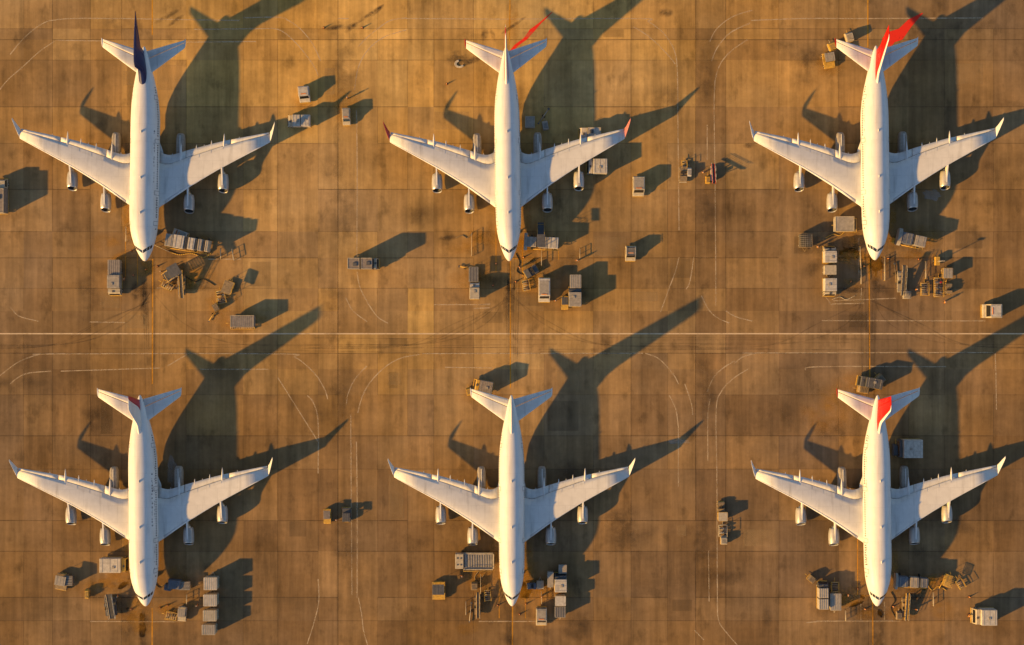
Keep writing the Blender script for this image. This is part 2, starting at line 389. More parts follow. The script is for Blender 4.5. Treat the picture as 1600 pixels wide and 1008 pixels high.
# tyre marks sweeping between the stands
TM = []
tr_ = random.Random(5)
for bx in (238, 797, 1357):
    for k in range(9):
        o = tr_.uniform(-16, 16); TM.append((.22, [(bx + o, tr_.uniform(395, 470)), (bx + o * .8, 540), (bx + o * .7, tr_.uniform(560, 640))]))
    for k in range(6):
        s = tr_.choice((-1, 1)); o = tr_.uniform(0, 60)
        TM.append((.25, [(bx + s * 4, 455 + o * .3), (bx + s * (30 + o), 505), (bx + s * (110 + o), 535 + o * .1), (bx + s * (260 + o), 538 + o * .1)]))
for k in range(14):
    y = tr_.uniform(524, 551); x = tr_.uniform(0, 1300); TM.append((.2, [(x, y), (x + tr_.uniform(120, 420), y + tr_.uniform(-4, 4))]))
stripes('tyre_marks', TM, .22, .016, m_tyre)
def blob(name, specs, z, m):
    mb = MB(); br_ = random.Random(11)
    for (px, py, a, b, ang) in specs:
        n = 22; c = Vector(((px - 800) / S, (504 - py) / S, z)); vs = []
        for i in range(n):
            t = 2 * math.pi * i / n; k = br_.uniform(.7, 1.1)
            x, y = a * k * math.cos(t) / S, b * k * math.sin(t) / S
            vs.append((c.x + x * math.cos(R(ang)) - y * math.sin(R(ang)), c.y + x * math.sin(R(ang)) + y * math.cos(R(ang)), z))
        mb.add(vs, [list(range(n))])
    o = mb.build(name, m); o['kind'] = 'structure'
    for p in o.data.polygons:
        pass
    return o
blob('pale_dust_patches', [(269, 738, 9, 22, 0), (268, 722, 5, 12, 0), (1456, 305, 15, 9, -5), (1060, 690, 20, 4, 0)], .022, m_dust)
# repaired slab patches and soft stains, painted shadow marks and glow
def soft_mat(name, col, strength, scale=.25):
    m = bpy.data.materials.new(name); m.use_nodes = True
    nt = m.node_tree; N = nt.nodes; L = nt.links; b = N['Principled BSDF']
    b.inputs['Base Color'].default_value = (*col, 1); b.inputs['Roughness'].default_value = .85; b.inputs['Specular IOR Level'].default_value = .15
    at = N.new('ShaderNodeVertexColor'); at.layer_name = 'fade'
    tc = N.new('ShaderNodeTexCoord'); n = N.new('ShaderNodeTexNoise'); n.inputs['Scale'].default_value = scale; n.inputs['Detail'].default_value = 8; n.inputs['Roughness'].default_value = .68
    L.new(tc.outputs['Object'], n.inputs['Vector'])
    r = N.new('ShaderNodeMapRange'); r.inputs['From Min'].default_value = .36; r.inputs['From Max'].default_value = .68; r.inputs['To Max'].default_value = strength
    L.new(n.outputs['Fac'], r.inputs['Value'])
    x = N.new('ShaderNodeMath'); x.operation = 'MULTIPLY'; L.new(r.outputs['Result'], x.inputs[0]); L.new(at.outputs['Color'], x.inputs[1])
    t = N.new('ShaderNodeBsdfTransparent'); mx = N.new('ShaderNodeMixShader')
    L.new(x.outputs[0], mx.inputs['Fac']); L.new(t.outputs[0], mx.inputs[1]); L.new(b.outputs[0], mx.inputs[2]); L.new(mx.outputs[0], N['Material Output'].inputs['Surface'])
    return m
def soft_blobs(name, specs, z, m):
    vs, fs, fade = [], [], []
    for k, (px, py, a, b, ang) in enumerate(specs):
        c = ((px - 800) / S, (504 - py) / S); o = len(vs); n = 20; zz = z + .0004 * k
        vs.append((c[0], c[1], zz)); fade.append(1.0)
        for ring, f in ((.5, .7), (1.0, 0.0)):
            for i in range(n):
                t = 2 * math.pi * i / n; x = a * ring * math.cos(t) / S; y = b * ring * math.sin(t) / S
                vs.append((c[0] + x * math.cos(R(ang)) - y * math.sin(R(ang)), c[1] + x * math.sin(R(ang)) + y * math.cos(R(ang)), zz)); fade.append(f)
        fs += [[o, o + 1 + i, o + 1 + (i + 1) % n] for i in range(n)] + [[o + 1 + i, o + 1 + n + i, o + 1 + n + (i + 1) % n, o + 1 + (i + 1) % n] for i in range(n)]
    me = bpy.data.meshes.new(name); me.from_pydata(vs, [], fs)
    ca = me.color_attributes.new('fade', 'FLOAT_COLOR', 'POINT')
    for i, f in enumerate(fade): ca.data[i].color = (f, f, f, 1)
    me.materials.append(m); o = bpy.data.objects.new(name, me); COL.objects.link(o); o['kind'] = 'structure'
sr = random.Random(17); SS = []
for cx, ny_ in ((224, 408), (795, 408), (1368, 406), (225, 948), (800, 948), (1373, 948)):
    for k in range(9): SS.append((cx + sr.uniform(-100, 120), ny_ + sr.uniform(-40, 60), sr.uniform(10, 40), sr.uniform(6, 20), sr.uniform(-30, 40)))
    for k in range(3): SS.append((cx + sr.uniform(-8, 8), ny_ + sr.uniform(10, 110), sr.uniform(5, 11), sr.uniform(30, 70), sr.uniform(-4, 4)))
    SS.append((cx - 14, ny_ - 150, 22, 40, 0)); SS.append((cx + 14, ny_ - 150, 22, 40, 0))
for k in range(46): SS.append((sr.uniform(0, 1600), sr.uniform(0, 1008), sr.uniform(14, 60), sr.uniform(8, 34), sr.choice((0, 0, 90, 30))))
for x in (530, 548, 1110, 1093): SS += [(x, y, 14, 90, 0) for y in (120, 330, 620, 850)]
soft_blobs('soft_stains', SS, .030, soft_mat('soft_oil_stain', (.05, .038, .028), .42))
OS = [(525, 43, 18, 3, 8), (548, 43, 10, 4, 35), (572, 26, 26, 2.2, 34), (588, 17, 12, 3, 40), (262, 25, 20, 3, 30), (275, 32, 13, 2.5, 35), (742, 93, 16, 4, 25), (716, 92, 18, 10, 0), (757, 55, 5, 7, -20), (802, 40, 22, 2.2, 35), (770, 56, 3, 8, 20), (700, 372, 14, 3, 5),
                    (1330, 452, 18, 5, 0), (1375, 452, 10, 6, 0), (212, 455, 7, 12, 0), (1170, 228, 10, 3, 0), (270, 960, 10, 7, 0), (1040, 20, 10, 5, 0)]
soft_blobs('stain_and_shadow_marks', [(a, b, c * 1.35, d * 1.5, e) for a, b, c, d, e in OS], .060, soft_mat('stain_and_shadow_soft', (.06, .045, .032), .95, .5))  # top scribble paints a shadow that has no caster; others are stains
GLOW = []
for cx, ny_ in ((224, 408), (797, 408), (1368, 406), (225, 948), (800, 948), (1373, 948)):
    for k in range(8): GLOW.append((cx + sr.uniform(-70, 110), ny_ + sr.uniform(-55, 45), sr.uniform(18, 48), sr.uniform(10, 26), sr.uniform(-30, 30)))
    for k in range(2): GLOW.append((cx + sr.choice((-24, 24)), ny_ - sr.uniform(40, 90), 12, 44, 0))
GLOW += [(380, 500, 60, 22, 10), (350, 470, 40, 30, 40), (540, 165, 26, 30, 0), (475, 165, 24, 18, 0), (1345, 600, 50, 22, 0), (1300, 640, 60, 40, 20), (1296, 100, 26, 22, 0), (755, 620, 36, 14, 0), (800, 40, 14, 40, 0)]
soft_blobs('ochre_glow_patches', GLOW, .075, soft_mat('ochre_painted_glow', (.46, .22, .022), .5, .3))  # golden glow by noses and vehicles, painted into the ground colour
PD, PLi = [], []
for k in range(34):
    i = sr.randrange(4, len(VX) - 3); j = sr.randrange(3, len(HY) - 3)
    x0_, x1_ = sorted((lerp(VX[i], VX[i + 1], sr.uniform(0, .4)), lerp(VX[i], VX[i + 1], sr.uniform(.6, 1)))); y0_, y1_ = lerp(HY[j], HY[j + 1], sr.uniform(0, .3)), lerp(HY[j], HY[j + 1], sr.uniform(.5, 1))
    (PD if k % 2 else PLi).append((x0_, x1_, y0_, y1_))
def patches(name, lst, z, m):
    mb = MB()
    for k, (a, b, c, d) in enumerate(lst): mb.add([((p - 800) / S, (504 - q) / S, z + .0003 * k) for p, q in ((a, d), (b, d), (b, c), (a, c))], [[0, 1, 2, 3]])
    o = mb.build(name, m); o['kind'] = 'structure'
patches('dark_repair_patches', PD, .046, worn('dark_repair', (.085, .062, .036), .42, .2, scale=.1, strength=.26))
patches('pale_repair_patches', PLi, .054, worn('pale_repair', (.40, .28, .14), .45, .2, scale=.1, strength=.32))
# red fin shadows painted on the ground beside tails in the top row
mb = MB()
def streak(l, r, z):
    n = len(l); mb.add([((p[0] - 800) / S, (504 - p[1]) / S, z) for p in l + r], [[i, i + 1, n + i + 1, n + i] for i in range(n - 1)])
streak([(796, 80), (804, 70), (818, 60), (828, 46), (842, 36), (862, 19)], [(803, 79), (809, 72), (823, 62), (834, 50), (846, 36), (863, 19.6)], .025)
streak([(1378, 60), (1388, 50), (1404, 45), (1420, 30), (1441, 20)], [(1390, 76), (1398, 66), (1410, 62), (1424, 42), (1442, 21)], .025)
o = mb.build('red_fin_shadow_streaks', m_redp); o['kind'] = 'structure'

# ------------------------------------------------------------------ airliner
FUS = [  # v, half width, z bottom, z top
 (0.0, .04, 3.52, 3.60), (.12, .30, 3.25, 3.86), (.4, .58, 2.95, 4.15), (.9, .92, 2.62, 4.52), (1.6, 1.25, 2.34, 4.98), (2.4, 1.58, 2.10, 5.55), (3.2, 1.86, 1.92, 6.15), (4.1, 2.12, 1.78, 6.62), (5.5, 2.48, 1.63, 7.12), (7.0, 2.74, 1.55, 7.46), (9.0, 2.92, 1.50, 7.64), (12, 3.0, 1.5, 7.70), (22, 3.0, 1.5, 7.70), (32, 3.0, 1.5, 7.70),
 (34.5, 2.93, 1.72, 7.70), (37, 2.74, 2.25, 7.68), (39.5, 2.40, 3.0, 7.62), (42, 1.95, 3.85, 7.5), (44.5, 1.42, 4.7, 7.35), (46.5, .95, 5.35, 7.18), (48, .55, 5.85, 7.0), (48.8, .28, 6.2, 6.8), (49.1, .08, 6.42, 6.58)]
def fus_pt(v, th, fw, off=0.0):      # th measured from the crown, + = airliner's right of the picture
    hw, zb, zt = interp(FUS, v); hw *= fw
    zc = (zb + zt) / 2; hz = (zt - zb) / 2
    nx_, nz_ = math.sin(th), math.cos(th)
    return Vector(((hw + off) * nx_, v, zc + (hz + off) * nz_))
def patch(mb, v0, v1, t0, t1, fw, off=.02, nv=1, ntheta=1, fv0=None, fv1=None):
    g = []
    for j in range(ntheta + 1):
        th = R(lerp(t0, t1, j / ntheta))
        a = fv0(lerp(t0, t1, j / ntheta)) if fv0 else v0; b = fv1(lerp(t0, t1, j / ntheta)) if fv1 else v1
        g.append([tuple(fus_pt(lerp(a, b, i / nv), th, fw, off)) for i in range(nv + 1)])
    vs = [p for r in g for p in r]; n = nv + 1
    mb.add(vs, [[j * n + i, j * n + i + 1, (j + 1) * n + i + 1, (j + 1) * n + i] for j in range(ntheta) for i in range(nv)], True)
AF = [(0, 0), (.008, .16), (.025, .27), (.06, .40), (.12, .50), (.22, .56), (.35, .57), (.5, .50), (.65, .38), (.8, .23), (.92, .10), (1, .015)]
def airfoil(le, te, th, c0=0.0, c1=1.0):
    """section between chord fractions; le/te are Vectors, thickness th metres; up is +z"""
    up, lo = [], []
    ts = sorted(set([c0, c1] + [a for a, _ in AF if c0 < a < c1]))
    for t in ts:
        z = interp(AF, t)[0] * th
        p = le.lerp(te, t); up.append(p + Vector((0, 0, z))); lo.append(p - Vector((0, 0, z * .75)))
    return up + lo[::-1]
def airfoil_v(le, te, th, c0=0.0, c1=1.0):       # for the vertical fin, thickness along x
    up, lo = [], []
    ts = sorted(set([c0, c1] + [a for a, _ in AF if c0 < a < c1]))
    for t in ts:
        w = interp(AF, t)[0] * th
        p = le.lerp(te, t); up.append(p + Vector((w, 0, 0))); lo.append(p - Vector((w, 0, 0)))
    return up + lo[::-1]
WING = [ # u, LE v, TE v, z, thickness
 (1.2, 13.4, 28.4, 3.05, 1.7), (2.95, 14.75, 27.75, 3.15, 1.55), (4.1, 15.65, 27.1, 3.22, 1.45), (5.3, 16.55, 26.95, 3.3, 1.35), (7.4, 18.1, 27.6, 3.42, 1.2), (8.85, 19.2, 28.1, 3.52, 1.08), (12.5, 21.6, 29.15, 3.74, .85), (16.2, 23.95, 30.2, 3.97, .66), (21.7, 27.05, 31.35, 4.34, .45), (27.1, 30.1, 32.45, 4.72, .26)]
def wing_at(u): return interp(WING, u)
def airliner(label, cx, nose_y, tail_dx, sx, fw, wdy, fin, fin_aft=0.0, fin_top=16.8, winglet=m_white, tailtip=None, marks=None, fin_thick=1.0, tip_le=0.0, swoosh=False):
    gx = 800 + (cx - 800) * (1 - 4.6 / CAMH); gy = 504 + (nose_y - 504) * (1 - 4.0 / CAMH)
    loc = Vector(((gx - 800) / S, (504 - gy) / S, 0))
    root = thing('airliner', label, 'airliner', loc, -math.degrees(math.atan2(tail_dx, 333)), 'four-engine airliners parked on the apron')
    # fuselage
    n = 40; rings = []
    vsn = sorted(set([f[0] for f in FUS] + [i * 1.5 for i in range(1, 33)]))
    for v in vsn: rings.append([fus_pt(v, 2 * math.pi * i / n, fw) for i in range(n)])
    MB().rings(rings).build('fuselage', m_white, root)
    # belly fairing
    bel = []
    for v, k, zb in ((12.5, .2, 1.9), (14.5, .85, 1.25), (17, 1.12, 1.02), (24, 1.14, 1.0), (28, 1.08, 1.1), (30.5, .8, 1.5), (32.5, .2, 2.0)):
        bel.append([Vector((3.0 * fw * k * math.cos(t), v + wdy, zb + (3.6 - zb) * (.5 + .5 * math.sin(t)) if math.sin(t) < 0 else 3.6 - (3.6 - zb) * .5 + .3 * math.sin(t))) for t in [2 * math.pi * i / 20 for i in range(20)]])
    MB().rings(bel).build('belly_fairing', m_flap, root)
    # cockpit glazing: four panes
    vc = lambda t: 1.72 + abs(t) / 70 * 1.25
    for t0, t1, w in ((3, 31, .62), (34, 52, .62), (56, 72, .55)):
        for s in (-1, 1):
            mbw = MB(); patch(mbw, 0, 0, s * t0, s * t1, fw, .02, 3, 6, vc, lambda t, w=w: vc(t) + w + .10 * abs(t) / 30)
            mbw.build('cockpit_window', m_glass, root)
    # cabin windows (one run per side), doors
    for s in (-1, 1):
        mw = MB(); v = 7.2
        while v < 40:
            if not any(abs(v - d) < .9 for d in (8.6, 15.6, 27.5, 37.5)): patch(mw, v, v + .26, s * 70, s * 77.5, fw, .015)
            v += .55
        mw.build('cabin_window', m_glass, root)
        for d in (8.6, 15.6, 27.5, 37.5):
            md = MB(); g = []
            for th_ in (57, 58.5, 68, 78, 88, 98): g.append([tuple(fus_pt(d + q, R(s * th_), fw, .016)) for q in (-.5, -.42, .42, .5)])
            md.add([p for r in g for p in r], [[0, 1, 5, 4], [1, 2, 6, 5], [2, 3, 7, 6]] + [[4 * j + a, 4 * j + a + 1, 4 * j + a + 5, 4 * j + a + 4] for j in range(1, 5) for a in (0, 2)], True)
            md.build('cabin_door', m_mark, root)
    if marks:
        mk = MB(); rr = random.Random(marks[0])
        for (s, th, va, vb, hgt) in marks[1]:
            v = va
            while v < vb:
                w = rr.uniform(.12, .5)
                if rr.random() < .78: patch(mk, v, v + w, s * (th + rr.uniform(0, 3)), s * (th + hgt * rr.uniform(.5, 1)), fw, .018, 1, 2)
                v += w + rr.uniform(.1, .35)
        mk.build('faded_title', m_mark, root)
    # antennas on the crown
    for v in (10.5, 18.5, 29.0):
        a = MB(); a.add([(-.03, v, 7.6), (-.03, v + .7, 7.6), (-.02, v + .75, 8.05), (-.02, v + .4, 8.05), (.03, v, 7.6), (.03, v + .7, 7.6), (.02, v + .75, 8.05), (.02, v + .4, 8.05)], [[0, 1, 2, 3], [4, 7, 6, 5], [0, 3, 7, 4], [1, 5, 6, 2], [3, 2, 6, 7]])
        a.build('antenna', m_wing, root)
    for s in (-1, 1):
        # wing
        W = MB(); W.rings([airfoil(Vector((s * (u * sx if u > 3 else u), le + wdy, z + .05)), Vector((s * (u * sx if u > 3 else u), te + wdy, z)), th, 0, .80) for u, le, te, z, th in WING])
        wing = W.build('wing', m_wing, root)
        def strip(nm, u0, u1, c0, c1, m, dz=0.0, k=6):
            mbs = MB(); us = [lerp(u0, u1, i / k) for i in range(k + 1)]; rg = []
            for u in us:
                le, te, z, th = wing_at(u); gap = .08 / (te - le)
                rg.append(airfoil(Vector((s * u * (sx if u > 3 else 1), le + wdy, z + .05 + dz)), Vector((s * u * (sx if u > 3 else 1), te + wdy, z + dz)), th, c0 + gap, c1))
            mbs.rings(rg); mbs.build(nm, m, wing)
        strip('flap', 3.0, 8.6, .80, 1, m_flap); strip('flap', 8.72, 18.4, .80, 1, m_flap); strip('aileron', 18.55, 26.9, .80, 1, m_flap)
        # spoiler panels: thin plates lying on the wing skin
        for u0, u1 in ((9.2, 11.6), (11.8, 14.2), (14.4, 16.8)):
            sp = MB(); vs_ = []
            for u in (u0, u1):
                le, te, z, th = wing_at(u)
                for c in (.68, .785):
                    zz = z + .05 + interp(AF, c)[0] * th + .035 - .05 * c
                    vs_.append((s * u * sx, lerp(le, te, c) + wdy, zz))
            lo_ = [(a, b, c - .06) for a, b, c in vs_]
            sp.add(vs_ + lo_, [[0, 1, 3, 2], [4, 6, 7, 5], [0, 4, 5, 1], [2, 3, 7, 6], [1, 5, 7, 3], [0, 2, 6, 4]])
            sp.build('spoiler', m_flap, wing)
        # leading edge slat strip, bright bare metal
        sl = MB(); rg = []
        for i in range(9):
            u = lerp(4.2, 26.8, i / 8); le, te, z, th = wing_at(u)
            rg.append(airfoil(Vector((s * u * sx, le + wdy - .03, z + .05)), Vector((s * u * sx, te + wdy, z)), th * 1.03, 0, .06))
        sl.rings(rg); sl.build('slat', m_white, wing)
        # winglet
        wl = MB(); xs = 27.1 * sx
        rg = [airfoil(Vector((s * (xs - .02), 30.12 + wdy, 4.74)), Vector((s * (xs - .02), 32.5 + wdy, 4.72)), .26)]
        for du, le, te, z, th in ((.35, 31.0, 32.95, 5.0, .16), (.75, 32.3, 33.7, 5.55, .12), (1.05, 33.3, 34.2, 6.0, .09), (1.28, 34.1, 34.65, 6.35, .05)):
            up = []; lo = []
            for t, z_ in AF:
                p = Vector((s * (xs + du), lerp(le, te, t) + wdy, z)); nn = Vector((-s * .75, 0, .6)).normalized() * z_ * th
                up.append(p + nn); lo.append(p - nn)
            rg.append(up + lo[::-1])
        wl.rings(rg); wl.build('winglet', m_pink if (s > 0 and winglet is m_dred) else winglet, wing)
        # flap track fairings
        for u, r, l0, l1 in ((7.5, .34, -3.4, 2.2), (10.9, .2, -1.6, .8), (14.2, .2, -1.6, .9), (17.0, .26, -2.0, 1.7), (5.6, .13, -.8, .45), (20.3, .12, -.8, .4), (12.6, .1, -.6, .4)):
            le, te, z, th = wing_at(u); fm = MB(); rg = []
            for q, k in ((0, .1), (.15, .75), (.4, 1), (.7, .7), (.9, .35), (1, .05)):
                y = te + wdy + lerp(l0, l1, q); zz = z - .12 + (.10 if l1 > 1.5 else .0)
                rg.append([Vector((s * u * sx + r * k * math.cos(a), y, zz + r * 1.15 * k * math.sin(a))) for a in [2 * math.pi * i / 10 for i in range(10)]])
            fm.rings(rg); fm.build('flap_fairing', m_wing, wing)
        # engines
        for u, vf in ((9.1, 14.1), (16.5, 19.0)):
            zc = 1.95; ex = s * u * sx; ey = vf + wdy
            prof = [(.10, .93), (0, 1.0), (-.02, 1.06), (.05, 1.12), (.35, 1.18), (.9, 1.24), (1.8, 1.25), (2.6, 1.22), (3.3, 1.13), (3.85, 1.0), (3.9, .9)]
            E = MB(); nn = 28
            def ering(y, r, sc=1.0):
                out_ = []
                for i in range(nn):
                    a = 2 * math.pi * i / nn; f = max(0, 1 - max(y, 0) / 1.1) * .42 * sc
                    out_.append(Vector((ex + r * math.cos(a), ey + y + f * r * math.sin(a), zc + r * math.sin(a))))
                return out_
            E.rings([ering(y, r) for y, r in prof], True, False)
            en = E.build('engine', m_nac, root)
            lip = MB(); lip.rings([ering(y, r) for y, r in ((.22, .93), (.02, .985), (-.05, 1.06), (.02, 1.14), (.22, 1.185))], True, False)
            lip.build('intake_lip', m_metal, en)
            fan = MB(); fan.rings([ering(y, r, k) for y, r, k in ((.10, .92, 1), (1.1, .90, 1), (1.12, .5, 0), (1.1, .34, 0), (.8, .16, 0), (.7, .02, 0))], True, False)
            fan.build('fan', m_dark, en)
            ez = MB(); ez.rings([[Vector((ex + r * math.cos(2 * math.pi * i / nn), ey + y, zc + r * math.sin(2 * math.pi * i / nn))) for i in range(nn)] for y, r in ((3.4, .88), (3.95, .62), (4.35, .46), (4.4, .32), (4.7, .05))], True, True)
            ez.build('exhaust', m_metal, en)
            le, te, z, th = wing_at(u)
            py = MB(); top = [(1.2, zc + 1.25), (2.4, zc + 1.36), (le + wdy - ey + .25, z + .25), (le + wdy - ey + 2.6, z + .1), (le + wdy - ey + 2.6, z - .3), (4.0, zc + .6), (2.5, zc + 1.0), (1.3, zc + 1.1)]
            py.prism([(ey + a, b) for a, b in top], ex - .15, ex + .15); py.build('pylon', m_wing, en)
        # pod slung behind the inner flap
        pod = MB(); rg = []
        for y, k, kz in ((25.2, .35, .4), (25.8, .8, .8), (26.8, 1, 1), (30.2, 1, 1), (31.2, .96, .95), (31.9, .82, .82), (32.2, .55, .6)):
            rr_ = []
            for i in range(24):
                t = 2 * math.pi * i / 24; c_, s_ = math.cos(t), math.sin(t)
                e = .6
                rr_.append(Vector((s * 7.05 * sx + 1.0 * k * math.copysign(abs(c_) ** e, c_), y + wdy, 1.75 + 1.05 * kz * math.copysign(abs(s_) ** e, s_))))
            rg.append(rr_)
        pod.rings(rg); pd = pod.build('wing_pod', m_vgrey, root)
        ridge = MB(); ridge.box((s * 7.05 * sx + .05, 29.4 + wdy, 2.82), (.16, 4.6, .14), .05); ridge.build('ridge', m_wing, pd)
        # tailplane
        TP = [(.3, 42.1, 48.05, 6.05, .62), (1.0, 42.65, 48.25, 6.12, .58), (5.0, 45.6, 49.4, 6.55, .38), (9.1, 48.65, 50.55, 7.0, .18)]
        T = MB(); T.rings([airfoil(Vector((s * u * (1 + (sx - 1) * .4), le, z)), Vector((s * u * (1 + (sx - 1) * .4), te, z)), th, 0, .66) for u, le, te, z, th in TP])
        tpo = T.build('tailplane', m_wing, root)
        Ev = MB(); Ev.rings([airfoil(Vector((s * u * (1 + (sx - 1) * .4), le, z)), Vector((s * u * (1 + (sx - 1) * .4), te, z)), th, .66 + .14 / (te - le), 1) for u, le, te, z, th in TP])
        Ev.build('elevator', m_wing, tpo)
        tt = MB(); k = (1 + (sx - 1) * .4)
        tt.rings([airfoil(Vector((s * 9.1 * k, 48.65, 7.0)), Vector((s * 9.1 * k, 50.55, 7.0)), .18), airfoil(Vector((s * 9.3 * k, 49.0, 7.03)), Vector((s * 9.32 * k, 50.75, 7.03)), .12), airfoil(Vector((s * 9.4 * k, 49.6, 7.05)), Vector((s * 9.42 * k, 50.9, 7.05)), .03)])
        tt.build('tip_cap', (tailtip or m_wing) if s < 0 else m_wing, tpo)
    # fin
    body_m, le_m, rud_m = fin
    FZ = [(6.7, 39.2, 48.0, .85), (7.6, 40.2, 48.15, .82), (8.6, 42.1, 48.3, .72), (9.6, 42.9, 48.45, .66), (fin_top - .5, 46.0 + fin_aft + tip_le, 49.35 + fin_aft, .30), (fin_top - .1, 46.5 + fin_aft + tip_le, 49.5 + fin_aft, .22), (fin_top, 47.2 + fin_aft + tip_le, 49.45 + fin_aft, .06)]
    fr = lambda c0, c1, g=0: [airfoil_v(Vector((0, le, z)), Vector((0, te, z)), th * fin_thick, c0 + (g / (te - le)), c1) for z, le, te, th in FZ]
    F = MB(); F.rings(fr(.10, .70)); fo = F.build('tail_fin', body_m, root)
    l_ = MB(); l_.rings(fr(0, .10)); l_.build('leading_edge', le_m, fo)
    if swoosh:
        for s in (-1, 1):
            sw = MB(); g = []
            for q in range(7):
                z = lerp(9.8, 14.6, q / 6); le = interp([(a[0],) + a[1:] for a in FZ], z); c = .22 + .30 * (q / 6) ** 1.6; wd = .05 * math.sin(math.pi * (q + .6) / 7.2)
                row = []
                for cc in (c - wd, c + wd):
                    yy = lerp(le[0], le[1], cc); row.append((s * (interp(AF, cc)[0] * le[2] * fin_thick + .03), yy, z))
                g.append(row)
            vs_ = [p for r in g for p in r]
            sw.add(vs_, [[2 * i, 2 * i + 1, 2 * i + 3, 2 * i + 2] for i in range(6)]); sw.build('tail_swoosh', m_white, fo)
    rd = MB(); rd.rings(fr(.70, 1, .1)); rd.build('rudder', rud_m, fo)
    # landing gear
    def gear(nm, x, y, n_axle, dx):
        st = MB(); st.tube((x, y, .5), (x, y, 2.2), .14); g = st.build(nm, m_metal, root)
        for a in range(n_axle):
            yy = y + (a - (n_axle - 1) / 2) * 1.5
            for q in (-1, 1):
                w = MB(); w.tube((x + q * dx - .2, yy, .55), (x + q * dx + .2, yy, .55), .55, .55, 16); w.build('wheel', m_rubber, g)
    gear('nose_gear', 0, 6.0, 1, .3)
    for x in (-3.6, 3.6): gear('main_gear', x, 25.0 + wdy, 2, .55)
    return root

wn = (m_white, m_white, m_white)
airliner('white four-engine airliner with navy blue tail fin', 224, 408, 5, 1.065, 1.10, -2.3, (m_navy, m_navy, m_navy), 6.0, 14.0, m_wing, None, (3, [(1, 50, 18, 30, 6), (1, 66, 9.5, 14, 5)]), 1.9, -9.0)
airliner('white airliner with red winglet tips, its fin seen edge-on, beside a red streak', 795.5, 408, -5, 1.0, .985, -2.3, (m_dred, m_white, m_white), 2.5, 16.5, m_dred, m_red)
airliner('white airliner with red fin in the upper right, trucks behind its left tailplane', 1369, 406.5, -4, 1.03, 1.05, -2.3, (m_red, m_white, m_red), 2.0, 16.8, m_white, m_red, (5, [(-1, 62, 9, 13, 5), (-1, 60, 28, 36, 5)]), 1.0, 0, False)
airliner('white airliner with a small red patch on its white fin, lower left', 225.5, 948, -3, 1.068, 1.10, 0, (m_white, m_white, m_dred), 0, 15.5, m_wing, None, (9, [(1, 48, 19, 31, 7), (1, 62, 19, 33, 4), (1, 60, 9, 14, 6)]))
airliner('all white airliner without any coloured tail, nearest the picture centre bottom', 800, 948, -1, 1.0, .985, 0, (m_white, m_white, m_white), 0, 17.0, m_wing, None)
airliner('white airliner with red fin in the lower right, white lorry behind its wing', 1372.5, 948, -5, 1.03, 1.04, 0, (m_red, m_white, m_red), 0, 17.0, m_white, m_red, (13, [(-1, 60, 28, 40, 6), (-1, 64, 10, 15, 6)]), 1.0, 0, False)

